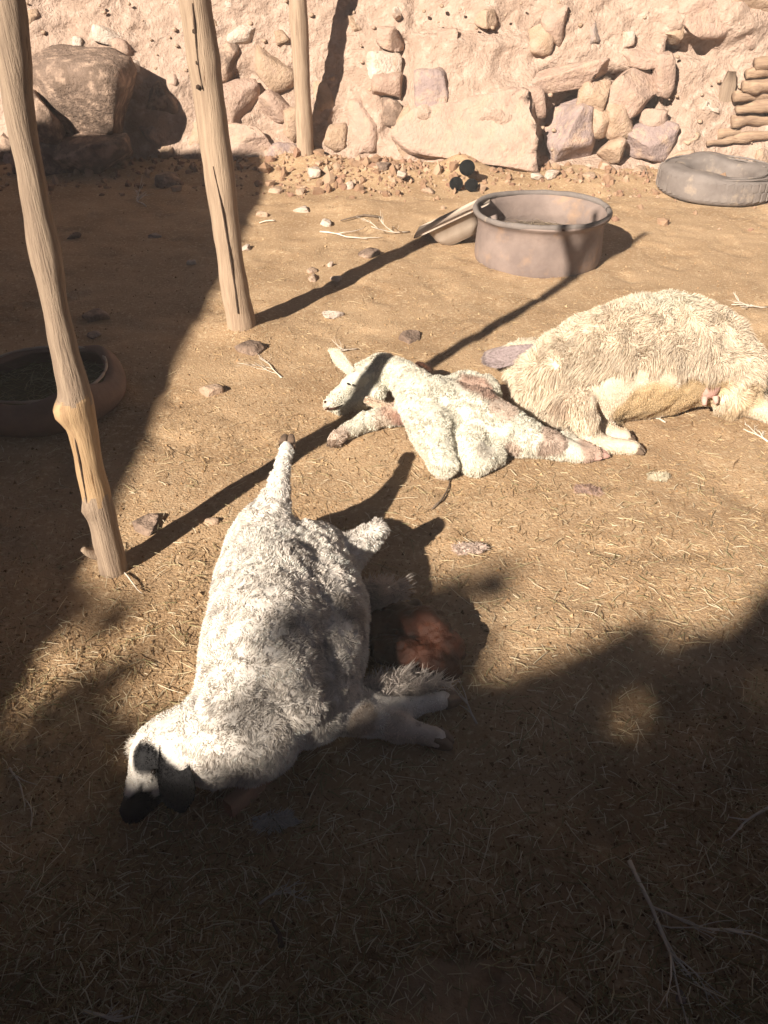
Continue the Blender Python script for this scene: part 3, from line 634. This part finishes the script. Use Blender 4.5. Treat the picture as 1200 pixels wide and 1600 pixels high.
# ------------------------------------------------------------------ sheep
def body_mesh(chains, voxel=.009, smooth=6, lump=.006, seed=0):
    parts = []; sv, st = ICO[3]
    for ch in chains:
        J = [np.append(W(px, py, z), r) for (px, py, z, r) in ch]
        for a, e in zip(J[:-1], J[1:]):
            L = np.linalg.norm(e[:3]-a[:3]); n = max(2, int(L/(min(a[3], e[3])*.3))+1)
            for f in np.linspace(0, 1, n): q = a+(e-a)*f; parts.append((sv*q[3]+q[:3], st))
    V, T = join(parts); me = mesh_np('tmp', V, T); o = bpy.data.objects.new('tmp', me); COL.objects.link(o)
    md = o.modifiers.new('r', 'REMESH'); md.mode = 'VOXEL'; md.voxel_size = voxel
    ms = o.modifiers.new('s', 'SMOOTH'); ms.iterations = smooth; ms.factor = .5
    dg = bpy.context.evaluated_depsgraph_get(); ev = o.evaluated_get(dg); m2 = ev.to_mesh(); m2.calc_loop_triangles()
    V = np.empty(len(m2.vertices)*3); m2.vertices.foreach_get('co', V); V = V.reshape(-1, 3)
    N_ = np.empty(len(m2.vertices)*3); m2.vertices.foreach_get('normal', N_); N_ = N_.reshape(-1, 3)
    T = np.empty(len(m2.loop_triangles)*3, np.int32); m2.loop_triangles.foreach_get('vertices', T); T = T.reshape(-1, 3)
    ev.to_mesh_clear(); bpy.data.objects.remove(o); bpy.data.meshes.remove(me)
    V = V+N_*(lump*fbm(V*14, seed, 3))[:, None]
    gz = G(V[:, 0], V[:, 1]); V[:, 2] = np.where(V[:, 2] < gz+.002, gz+.002-.25*(gz+.002-V[:, 2]), V[:, 2])
    return V, T, N_
def paint(P, base, spots):
    c = np.tile(np.array(base, float), (len(P), 1))
    for (ctr, r, col, amt) in spots:
        d = np.linalg.norm(P-ctr, axis=1)*(1+.35*fbm(P*16, 77, 3)); w = (amt*sstep(r, r*.72, d))[:, None]; c = c*(1-w)+np.array(col)*w
    return c
def field(P, base, spots):
    v = np.full(len(P), float(base))
    for (ctr, r, val) in spots:
        d = np.linalg.norm(P-ctr, axis=1); w = sstep(r, r*.7, d); v = v*(1-w)+val*w
    return v
def proj(P):
    d = P-np.array([0, 0, CAMH]); z = d[:, 1]*CS-d[:, 2]*SN
    return 600+FPX*d[:, 0]/z, 800-FPX*(d[:, 1]*SN+d[:, 2]*CS)/z
def fleece(V, T, N_, n, length, cols, seed, wid=.0011, flow=(0, 0, -.35), curl=.9, freq=45., body_var=.12, fleck=0.0, bare=None):
    a = V[T]; ar = np.linalg.norm(np.cross(a[:, 1]-a[:, 0], a[:, 2]-a[:, 0]), axis=1); ar = ar/ar.sum()
    fi = rng.choice(len(T), n, p=ar); u = rng.uniform(0, 1, (n, 2)); k = u.sum(1) > 1; u[k] = 1-u[k]
    tri = T[fi]; w0 = 1-u.sum(1)
    P = V[tri[:, 0]]*w0[:, None]+V[tri[:, 1]]*u[:, :1]+V[tri[:, 2]]*u[:, 1:]
    Nn = unit(N_[tri[:, 0]]*w0[:, None]+N_[tri[:, 1]]*u[:, :1]+N_[tri[:, 2]]*u[:, 1:])
    keep = P[:, 2] > G(P[:, 0], P[:, 1])+.006; P, Nn = P[keep], Nn[keep]; n = len(P)
    L = length(P)*rng.uniform(.7, 1.2, n)*(1+.35*fbm(P*14, seed+31, 2))
    if bare:                                              # short-haired belly
        X_, Y_ = proj(P); e = ((X_-bare[0])/bare[2])**2+((Y_-bare[1])/bare[3])**2; f_ = sstep(1.15, .85, e)*(Nn[:, 1] < .3)
        L = L*(1-f_)+.008*f_*rng.uniform(.7, 1.2, n)
    q = np.stack([fbm(P*freq, seed+i*11, 2) for i in range(3)], -1)
    q2 = np.stack([vnoise(P*freq*.35, seed+50+i*11) for i in range(3)], -1)
    D = unit(Nn+curl*q*1.6+.5*q2+np.array(flow)+.18*rng.normal(size=(n, 3)))
    D = unit(np.where((np.einsum('ij,ij->i', D, Nn) < .15)[:, None], D+Nn*.6, D))
    bend = .45*q[:, [1, 2, 0]]+np.array(flow)*.5-.15*Nn
    fk = 1-.8*fleck*sstep(.15, .4, fbm(P*36, seed+7, 3))-.6*fleck*sstep(.0, .45, fbm(P*9, seed+9, 3))
    C = fk[:, None]*cols(P)*(1+body_var*rng.normal(size=(n, 1))+.10*q2[:, :1]); C = np.clip(C, .01, .85)
    return ribbons(P-Nn*.002, D, L, rng.uniform(.7, 1.3, n)*wid, bend, C)
def ear_mesh(a, e, wide, cup=.25, side=None, n=10, m=7, thick=.004, droop=0.0):
    a, e = np.asarray(a), np.asarray(e); ax = unit(e-a); side = np.array([0, 0, 1.0]) if side is None else np.asarray(side, float)
    sd = unit(side-ax*np.dot(side, ax)); nr = np.cross(ax, sd); L = np.linalg.norm(e-a); rows = []
    for i in range(n):
        f = i/(n-1); w = wide*(.5+.95*f-.25*f*f)*max(0.02, 1-f**4)**.5
        for j in range(m):
            s_ = (j/(m-1)*2-1); rows.append(a+ax*L*f+sd*w*s_*.5+nr*(cup*w*(s_*s_-.4))+np.array([0, 0, -droop*f*f]))
    F = np.array(rows); B = F+nr*thick; T = grid_tris(n, m); V = np.vstack([F, B]); T = np.vstack([T, T[:, ::-1]+len(F)])
    edge = [i*m for i in range(n)]+[(n-1)*m+j for j in range(1, m)]+[i*m+m-1 for i in range(n-2, -1, -1)]+[j for j in range(m-2, 0, -1)]
    ee = np.array(edge); e2 = np.roll(ee, -1); T = np.vstack([T, np.stack([ee, e2, e2+len(F)], -1), np.stack([ee, e2+len(F), ee+len(F)], -1)])
    return V, T
def fuzzy_ear(t, V, T, mat, colr, n=2600, L=.012, name='ear'):
    e = ob(name, mesh_np(name, V, T), mat, t)
    a = V[T]; fn = np.cross(a[:, 1]-a[:, 0], a[:, 2]-a[:, 0]); Nv = np.zeros_like(V)
    for i in range(3): np.add.at(Nv, T[:, i], fn)
    Nv = unit(Nv); ax = unit(V[len(V)//2-4]-V[3])
    fi = rng.integers(0, len(T), n); w = rng.dirichlet((1, 1, 1), n); P = np.einsum('nij,ni->nj', V[T[fi]], w); N2 = unit(np.einsum('nij,ni->nj', Nv[T[fi]], w))
    D = unit(.45*N2*rng.choice([1, -1], (n, 1))+.9*ax+.35*rng.normal(size=(n, 3)))
    C = np.clip(np.array(colr)*(1+.15*rng.normal(size=(n, 1))), .008, .85)
    sub('ear_hair', mesh_np('ear_hair', *ribbons(P, D, rng.uniform(.6, 1.2, n)*L, np.full(n, .0009), .2*rng.normal(size=(n, 3)), C)), M['fleece'], e)
def hoof_mesh(p, d, up, L=.045, w=.018):
    d = unit(d); s_ = unit(np.cross(d, up)); u_ = np.cross(s_, d); out = []
    for sg in (-1, 1):
        c = np.asarray(p)+s_*sg*w*.55
        secs = []
        for f, kw, kh, dz in ((-.25, .9, 1.0, 0), (0, 1.0, 1.05, 0), (.5, .95, .9, -.1), (.85, .7, .6, -.25), (1.0, .35, .3, -.4)):
            q = rounded_rect(w*kw, w*1.5*kh, w*.25, 3); cc = c+d*L*f+u_*dz*w-s_*sg*w*.15*f
            secs.append(cc+q[:, :1]*s_+q[:, 1:]*u_)
        out.append(loft(secs))
    return join(out)

def make_sheep(label, base_px, chains, base_col, spots, lens, nfib, seed, fl_kw, hide_mul=.8, lump=.006, voxel=.009):
    b = drop(*base_px); t = thing('dead_sheep', (b[0], b[1], g1(b)), label, 'sheep', 'dead sheep lying in the pen')
    V, T, N_ = body_mesh(chains, voxel, 6, lump, seed)
    hc = paint(V, base_col, spots)*hide_mul
    ob('body', mesh_np('body', V, T, hc), M['hide'], t)
    fv, ft, fc = fleece(V, T, N_, nfib, lambda P: field(P, *lens), lambda P: paint(P, base_col, spots), seed, **fl_kw)
    ob('fleece', mesh_np('fleece', fv, ft, fc), M['fleece'], t)
    return t

# --- near sheep, black face, on its side
WH, BK, GY_ = (.83, .75, .67), (.018, .017, .018), (.30, .26, .23)
ch1 = [
 [(418, 862, .15, .125), (425, 930, .165, .158), (424, 1000, .17, .165), (414, 1070, .165, .155), (385, 1130, .14, .13)],
 [(480, 880, .14, .125), (496, 950, .135, .135), (492, 1020, .13, .13), (476, 1085, .12, .12)],
 [(385, 1125, .14, .13), (335, 1155, .12, .105), (290, 1165, .11, .085)],
 [(290, 1162, .115, .080), (254, 1168, .10, .066), (240, 1190, .085, .056), (225, 1226, .062, .041), (214, 1250, .046, .034), (209, 1264, .040, .031)],
 [(236, 1180, .125, .030), (226, 1205, .105, .026)], [(262, 1196, .065, .045), (242, 1232, .04, .030), (224, 1258, .028, .022)],
 [(440, 842, .235, .055), (470, 866, .225, .05)], [(452, 1075, .235, .06), (470, 1100, .20, .055)],
 [(425, 865, .17, .11), (412, 826, .23, .075), (424, 797, .28, .050), (434, 764, .325, .032), (438, 748, .342, .030), (443, 722, .367, .021), (447, 700, .384, .023)],       # raised hind leg
 [(500, 880, .14, .10), (535, 868, .15, .062), (560, 852, .165, .040), (592, 826, .19, .028)],                                                      # second hind leg
 [(478, 1095, .12, .10), (520, 1106, .09, .062), (570, 1121, .06, .044), (600, 1129, .055, .036), (622, 1135, .05, .037), (655, 1144, .038, .025), (682, 1152, .032, .028)],                          # forelegs
 [(490, 1080, .10, .085), (550, 1098, .06, .046), (605, 1107, .05, .032), (630, 1106, .048, .033), (665, 1099, .042, .022), (692, 1093, .038, .025)],
]
def spot(px, py, z, r, c, a=1.0): return (W(px, py, z), r, c, a)
sp1 = [spot(475, 985, .28, .10, GY_, .22), spot(505, 900, .25, .07, GY_, .3), spot(500, 1030, .25, .08, GY_, .22), spot(400, 1110, .27, .08, GY_, .25), spot(440, 835, .25, .05, GY_, .5), spot(535, 965, .2, .07, (.25, .2, .16), .55),
       spot(560, 1125, .08, .05, (.42, .28, .17), .6), spot(640, 1145, .05, .07, (.55, .42, .32), .5), spot(445, 690, .39, .03, (.5, .35, .26), .8),
       spot(212, 1265, .05, .080, BK), spot(228, 1186, .14, .046, BK), spot(250, 1192, .13, .040, BK), spot(262, 1205, .11, .045, BK), spot(202, 1222, .09, .034, WH), spot(234, 1226, .10, .024, WH), spot(248, 1236, .07, .02, WH)]
hp = W(235, 1215, .07)
ln1 = (.016, [(W(430, 960, .3), .3, .017), (hp, .16, .007), (W(255, 1165, .12), .07, .016), (W(442, 725, .36), .12, .014), (W(625, 1140, .04), .17, .010), (W(690, 1095, .04), .12, .008), (W(690, 1155, .03), .05, .004), (W(702, 1091, .03), .04, .004), (W(448, 692, .39), .04, .004), (W(580, 835, .18), .07, .02)])
s1 = make_sheep('white sheep with black face and ear, nearest, on its side with legs outstretched', (440, 1040), ch1, WH, sp1, ln1, 190000, 100, dict(wid=.0009, curl=1.3, freq=48, fleck=.33))
fuzzy_ear(s1, *ear_mesh(W(266, 1160, .168), W(286, 1266, .085), .082, .22, side=(1, .1, .15)), material('black_ear', (.02, .019, .02), (.035, .032, .033), 60, .8, .5, 120), (.02, .019, .02), 3000, .006)
fuzzy_ear(s1, *ear_mesh(W(240, 1150, .08), W(205, 1180, .03), .06, .2, side=(0, .3, 1)), material('pale_ear', (.7, .62, .54), (.6, .5, .42), 40, .9, .4, 120), (.7, .63, .55), 1800, .012)
V, T = ICO[2]; ob('eye', mesh_np('eye', V*.006+W(240, 1206, .125), T), M['eye'], s1)
for p_, d_ in ((W(449, 694, .388), W(450, 676, .405)-W(447, 705, .38)), (W(685, 1153, .031), W(704, 1161, .018)-W(660, 1145, .035)), (W(698, 1092, .036), W(720, 1086, .026)-W(680, 1096, .04))):
    ob('hoof', mesh_np('hoof', *hoof_mesh(p_, d_, np.array([0, 0, 1.]), .040, .022)), M['hoof'], s1)
# torn belly: brown dried mass between the legs, locks of loosened wool
gv_, gt_, gn_ = body_mesh([[(585, 985, .04, .045), (625, 968, .055, .05), (668, 980, .065, .058), (705, 1015, .055, .046)], [(605, 1015, .04, .045), (655, 1025, .05, .048), (698, 1040, .04, .042)]], .006, 5, .012, 5)
b_ = ob('torn_belly', mesh_np('torn_belly', gv_+gn_*(.016*fbm(gv_*26, 8, 3, .6)-.008*np.abs(fbm(gv_*60, 18, 2)))[:, None], gt_), M['gut'], s1)
for chn in ([(632, 962, .08, .022), (655, 968, .09, .028), (680, 978, .085, .026)], [(690, 1000, .075, .024), (712, 1022, .055, .026)], [(615, 955, .06, .02), (650, 948, .055, .02)]):
    gv_, gt_, gn_ = body_mesh([chn], .005, 5, .006, 9); gv_ = gv_+gn_*(.006*fbm(gv_*45, 3, 3))[:, None]; sub('organ', mesh_np('organ', gv_, gt_), M['gut2'], b_)
def tuft(px, py, z, r, n, L, colr, seed, stretch=(1, 1, .5)):
    c = W(px, py, z); q = unit(rng.normal(size=(n, 3)))*(rng.uniform(0, 1, (n, 1))**.4)*r*np.array(stretch); q = q*(1+.5*vnoise(q*40+px, seed))[:, None]
    P = c+q; P[:, 2] = np.maximum(P[:, 2], G(P[:, 0], P[:, 1])+.004)
    nn = np.stack([fbm(P*45, seed+i, 2) for i in range(3)], -1); D = unit(unit(q)*.3*[1, 1, .3]+nn*2.2*[1, 1, .5]+[0, 0, .08]+.15*rng.normal(size=(n, 3)))
    C = np.array(colr)*(1+.14*rng.normal(size=(n, 1))); return ribbons(P, D, rng.uniform(.6, 1.2, n)*L, np.full(n, .0011), .9*nn[:, [2, 0, 1]]*[1, 1, .4], np.clip(C, .02, .85))
for (px, py, z, r, n, st_) in ((590, 935, .06, .055, 3600, (1, .9, .9)), (612, 925, .05, .035, 1500, (1, 1, .9)), (575, 960, .05, .04, 1600, (1, 1, 1)), (640, 1072, .05, .055, 3200, (1.5, .7, .5)), (600, 1078, .06, .04, 1800, (1.3, .8, .6))):
    ob('wool_lock', mesh_np('wool_lock', *tuft(px, py, z, r, n, .04, (.58, .50, .44), int(px), st_)), M['fleece'], s1)

# --- white lamb in the middle
WH2, PK = (.78, .72, .60), (.46, .29, .22)
ch2 = [
 [(598, 578, .10, .072), (575, 588, .095, .066), (552, 603, .08, .050), (536, 616, .062, .038), (523, 627, .05, .031), (517, 631, .046, .027)],
 [(585, 612, .06, .045), (556, 628, .035, .030), (530, 640, .025, .020)],
 [(595, 580, .11, .07), (626, 586, .12, .062), (652, 610, .13, .074), (678, 640, .13, .096)],
 [(660, 625, .14, .10), (676, 672, .11, .078), (685, 705, .08, .060), (692, 724, .06, .052)],
 [(680, 630, .14, .105), (735, 648, .125, .105), (788, 670, .10, .088), (830, 687, .075, .062), (872, 699, .055, .045), (915, 709, .04, .032)],
 [(735, 690, .08, .07), (742, 722, .055, .052), (770, 712, .05, .05)],
 [(720, 615, .12, .085), (752, 615, .12, .08)],
 [(650, 640, .07, .05), (605, 648, .05, .040), (566, 660, .042, .034), (545, 672, .036, .030), (524, 686, .03, .026)],
 [(880, 690, .05, .035), (930, 708, .035, .026)],
]
sp2 = [spot(745, 608, .2, .11, PK, .9), spot(785, 640, .18, .07, PK, .6), spot(720, 640, .22, .05, PK, .35), spot(640, 660, .06, .08, (.40, .22, .17), .9), spot(600, 655, .06, .05, (.55, .38, .28), .5), spot(535, 685, .04, .06, (.52, .34, .26), .6), spot(580, 622, .13, .045, (.5, .33, .24), .6), spot(612, 632, .1, .05, (.47, .28, .2), .7), spot(655, 580, .16, .045, (.48, .26, .18), .7), spot(655, 690, .04, .05, (.5, .34, .26), .5), spot(800, 700, .06, .05, PK, .6), spot(865, 688, .09, .07, PK, .7), spot(925, 702, .05, .07, PK, .8), spot(690, 745, .01, .04, (.5, .35, .3), .6), spot(760, 700, .12, .05, (.4, .33, .28), .5), spot(512, 634, .045, .02, (.55, .45, .4), .5), spot(668, 575, .12, .035, (.45, .13, .08), .7)]
ln2 = (.017, [(W(550, 605, .08), .10, .008), (W(600, 580, .1), .06, .014), (W(690, 700, .08), .09, .016), (W(565, 665, .04), .12, .012), (W(910, 708, .04), .09, .010)])
s2 = make_sheep('smaller white lamb in the middle, head turned left, stained pink', (720, 700), ch2, WH2, sp2, ln2, 120000, 200, dict(wid=.001, curl=1.2, freq=44, fleck=.22), lump=.012)
pale = material('lamb_ear', (.60, .48, .37), (.52, .38, .28), 40, .9, .4, 120)
fuzzy_ear(s2, *ear_mesh(W(551, 585, .13), W(515, 547, .15), .062, .3, side=(.6, .1, 1)), pale, (.74, .66, .52), 1800, .012)
fuzzy_ear(s2, *ear_mesh(W(570, 622, .12), W(622, 640, .07), .06, .3, side=(0, -.4, 1)), pale, (.62, .48, .36), 1500, .012)
V, T = ICO[2]; ob('eye', mesh_np('eye', (V*[.011, .004, .005])@np.array(Euler((.5, .6, .3)).to_matrix()).T+W(545, 600, .124), T), M['eye'], s2)
for (x, y, z) in ((508, 628, .062), (512, 638, .05)): ob('nostril', mesh_np('nostril', V*.0055+W(x, y, z), T), M['gut'], s2)
ob('mouth', mesh_np('mouth', *tube([W(508, 640, .040), W(522, 638, .048), W(536, 633, .055)], [.003, .004, .002], 6, n=8)), M['gut'], s2)
for p_, d_ in ((W(526, 685, .03), W(508, 701, .02)-W(540, 676, .03)), (W(920, 709, .035), W(955, 716, .025)-W(900, 706, .04)), (W(932, 708, .03), W(962, 708, .02)-W(915, 706, .03))):
    ob('hoof', mesh_np('hoof', *hoof_mesh(p_, d_, np.array([0, 0, 1.]), .05, .019)), M['skin'] if p_[0] > 0 else M['hoof'], s2)
gv_, gt_, gn_ = body_mesh([[(655, 572, .10, .02), (668, 580, .12, .025), (672, 592, .13, .02)]], .004, 4, .008, 15)
ob('neck_wound', mesh_np('neck_wound', gv_, gt_), M['gut'], s2)

# --- cream sheep at the right
CR, TN = (.79, .65, .50), (.58, .41, .22)
ch3 = [
 [(868, 597, .165, .145), (895, 588, .185, .178), (940, 575, .21, .212), (1000, 560, .225, .228), (1040, 553, .225, .232), (1088, 556, .205, .198), (1128, 577, .165, .15)],
 [(875, 595, .16, .14), (848, 590, .14, .115), (828, 572, .13, .085)],
 [(828, 560, .15, .08), (800, 556, .14, .056), (770, 558, .115, .036)],
 [(885, 610, .16, .11), (906, 632, .16, .062), (916, 662, .11, .046), (926, 690, .04, .042), (955, 696, .03, .032), (990, 699, .03, .026)],
 [(900, 640, .08, .06), (940, 676, .035, .036), (975, 682, .03, .028)],
 [(960, 612, .11, .12), (1040, 600, .12, .125), (1090, 590, .12, .11)],
 [(1118, 585, .15, .125), (1146, 608, .115, .085), (1172, 628, .07, .052), (1205, 645, .04, .036), (1238, 662, .03, .03)],
 [(1135, 572, .13, .11), (1178, 596, .08, .055), (1222, 622, .04, .033)],
]
sp3 = [spot(1000, 630, .12, .16, TN, .85), spot(1070, 612, .13, .16, TN, .85), spot(970, 602, .2, .055, (.74, .64, .48), .9), spot(1140, 600, .12, .10, (.52, .36, .18), .6), spot(910, 655, .1, .08, (.60, .44, .28), .6),
       spot(775, 557, .12, .085, (.36, .28, .265), .95), spot(870, 640, .15, .05, (.5, .34, .24), .5), spot(1030, 475, .42, .16, (.76, .68, .54), .7), spot(1160, 615, .10, .10, (.58, .42, .24), .7)]
ln3 = (.048, [(W(825, 556, .16), .09, .014), (W(1020, 615, .12), .16, .014), (W(980, 605, .2), .06, .010), (W(918, 675, .06), .10, .010), (W(975, 695, .03), .09, .008), (W(785, 556, .13), .085, .005), (W(1190, 635, .07), .10, .012)])
s3 = make_sheep('large cream woolly sheep at the right, back uphill and belly towards the viewer', (1010, 640), ch3, CR, sp3, ln3, 150000, 300, dict(wid=.0012, curl=1.0, freq=17, flow=(0, -.1, -.5), fleck=.18, bare=(1022, 618, 105, 46)))
fuzzy_ear(s3, *ear_mesh(W(838, 546, .27), W(757, 565, .16), .085, .2, side=(0, .4, 1)), material('mauve_ear', (.30, .23, .22), (.24, .18, .175), 40, .85, .4, 120), (.30, .235, .22), 3000, .012)
V, T = ICO[3]; u = W(1104, 604, .16)
ob('udder', mesh_np('udder', join([(V*[.052, .045, .05]+u, T), tube([u+[-.01, -.03, -.03], u+[-.012, -.05, -.055]], [.013, .008], 10), tube([u+[.03, -.03, -.025], u+[.035, -.045, -.05]], [.013, .008], 10)])[0], join([(V, T), tube([u, u+[0, 0, .1]], [.01, .008], 10), tube([u, u+[0, 0, .1]], [.01, .008], 10)])[1]), M['skin'], s3)
for p_, d_ in ((W(990, 699, .028), W(1018, 712, .02)-W(975, 697, .03)), (W(975, 682, .028), W(1000, 686, .022)-W(960, 680, .03))):
    ob('hoof', mesh_np('hoof', *hoof_mesh(p_, d_, np.array([0, 0, 1.]), .045, .02)), M['hoof'], s3)

# loose wool on the ground
for (px, py, r, n, L, c_, lb) in ((735, 857, .035, 900, .03, (.62, .48, .40), 'pinkish scrap of wool on open ground right of the near sheep'), (918, 768, .035, 700, .03, (.42, .28, .22), 'reddish brown wool scrap in front of the cream sheep'), (1026, 745, .03, 700, .03, (.66, .57, .42), 'cream wool tuft with stalks at right of the lamb hooves'), (432, 1282, .028, 600, .035, (.62, .56, .50), 'curly white wool tuft in the shade below the near sheep'), (668, 575, .0, 0, 0, 0, None)):
    if lb: ob('wool_tuft', mesh_np('wool_tuft', *tuft(px, py, .008, r, n*2, L*.5, c_, int(py), (1.3, .8, .22))), M['fleece'], None, lb, 'wool', 'scraps of wool on the pen floor')

# ------------------------------------------------------------------ straw, chaff and crumbs on the ground
def scatter(n, pw):
    px = rng.uniform(-120, 1320, n*2); py = 240+1500*rng.uniform(0, 1, n*2)**pw
    v = (800-py)/FPX; d = np.stack([(px-600)/FPX, CS+v*SN, -SN+v*CS], -1); P = np.array([0, 0, CAMH])+d*(-CAMH/d[:, 2])[:, None]
    P = P[(P[:, 1] < wall_foot(P[:, 0])+.05)][:n]; P[:, 2] = G(P[:, 0], P[:, 1]); return P
def in_shade_tone(P): return None
n = 46000; P = scatter(n, .9); n = len(P); P[:, 2] += rng.uniform(.001, .006, n)
dens = fbm(P*2.2, 31, 3); k = dens*1.8+rng.uniform(-.5, .5, n) > -.05; P = P[k]; n = len(P)
th = rng.uniform(0, 2*math.pi, n); D = unit(np.stack([np.cos(th), np.sin(th), rng.normal(0, .12, n)], -1))
L = np.clip(rng.lognormal(-4.1, .6, n), .006, .12); S4 = np.array([(.55, .39, .21), (.46, .30, .15), (.66, .50, .31), (.34, .21, .11), (.42, .29, .16), (.26, .16, .08)])
V, T, C = straws(P, D, L, rng.uniform(.0006, .0013, n)*(1+L*4), S4[rng.integers(0, 6, n)]*rng.uniform(.8, 1.15, (n, 1)), .11)
ob('straw_litter', mesh_np('straw_litter', V, T, C), M['litter'], None, 'scattered straw and chaff over the pen floor', 'straw', kind='stuff')
n = 9000; P = scatter(n, .42); P = P[P[:, 1] < 2.6]; n = len(P); P[:, 2] += rng.uniform(.004, .012, n)
th = rng.uniform(0, 2*math.pi, n); D = unit(np.stack([np.cos(th), np.sin(th), rng.normal(0, .16, n)], -1)); L = np.clip(rng.lognormal(-3.5, .5, n), .012, .12)
V, T, C = straws(P, D, L, rng.uniform(.0007, .0014, n), np.array([(.74, .62, .43), (.62, .50, .31), (.46, .38, .21), (.28, .24, .12)])[rng.integers(0, 4, n)], .10)
ob('straw_litter', mesh_np('straw_litter', V, T, C), M['litter'], None, 'longer pale straw on the near ground', 'straw', kind='stuff')
nr = 1500; X = rng.uniform(-3.2, 3.4, nr); Yc = wall_foot(X)-np.abs(rng.normal(0, .42, nr))+.04
k = rng.choice(nr, 330, replace=False); X[k] = rng.normal(-.15, .4, 330); Yc[k] = 6.5+rng.normal(0, .2, 330)
rv = []
for k in range(nr):
    z = float(np.clip(rng.lognormal(-4.25, .55), .005, .05)); V, T = ICO[1]; V = V*z*rng.uniform(.6, 1.2, 3)*(1+.25*rng.normal(size=(len(V), 1)))
    rv.append((V+[X[k], Yc[k], g1((X[k], Yc[k]))+z*.2], T))
V, T = join(rv); cc = np.repeat(np.array([(.34, .21, .13), (.42, .28, .185), (.28, .165, .10), (.30, .17, .11)])[rng.integers(0, 4, nr)], len(ICO[1][0]), 0)
ob('rubble', mesh_np('rubble', V, T, cc, smooth=False), M['litter'], None, 'fine rubble of soil clods along the foot of the wall', 'rubble', kind='stuff')
n = 45000; P = scatter(n, .8); n = len(P); sz = np.clip(rng.lognormal(-5.75, .5, n), .0015, .011)
bv = np.array([(1, 0, -.3), (-.5, .87, -.3), (-.5, -.87, -.3), (.1, .1, .8)]); th = rng.uniform(0, 6.28, n)
R = np.stack([np.stack([np.cos(th), -np.sin(th), th*0], -1), np.stack([np.sin(th), np.cos(th), th*0], -1), np.stack([th*0, th*0, th*0+1], -1)], 1)
V = (np.einsum('nij,kj->nki', R, bv)*rng.uniform(.6, 1.4, (n, 4, 1))*sz[:, None, None]+P[:, None, :]).reshape(-1, 3); b = (np.arange(n)*4)[:, None]
T = np.stack([b+[0, 1, 3], b+[1, 2, 3], b+[2, 0, 3]], 1).reshape(-1, 3)
S5 = np.array([(.36, .22, .115), (.28, .165, .08), (.46, .31, .17), (.20, .12, .06)])
ob('soil_crumbs', mesh_np('soil_crumbs', V, T, np.repeat(S5[rng.integers(0, 4, n)], 4, 0), smooth=False), M['litter'], None, 'crumbs of dry dung and soil on the pen floor', 'soil', kind='stuff')
# ------------------------------------------------------------------ even haze volume added to stand in for lens glare
hz = box(-96, 96, -96, 96, -1.4, 12.6); hz.name = 'haze'
hm = bpy.data.materials.new('glare_haze'); hm.use_nodes = True; hn = hm.node_tree; hn.nodes.clear()
pv_ = hn.nodes.new('ShaderNodeVolumePrincipled'); mo = hn.nodes.new('ShaderNodeOutputMaterial'); hn.links.new(pv_.outputs[0], mo.inputs['Volume'])
pv_.inputs['Color'].default_value = (1.0, .92, .86, 1); pv_.inputs['Density'].default_value = 0.0032; pv_.inputs['Anisotropy'].default_value = -0.35
ob('haze', hz, hm, kind='stuff')
for o in ROOTS:
    if '_base' in o: del o['_base']
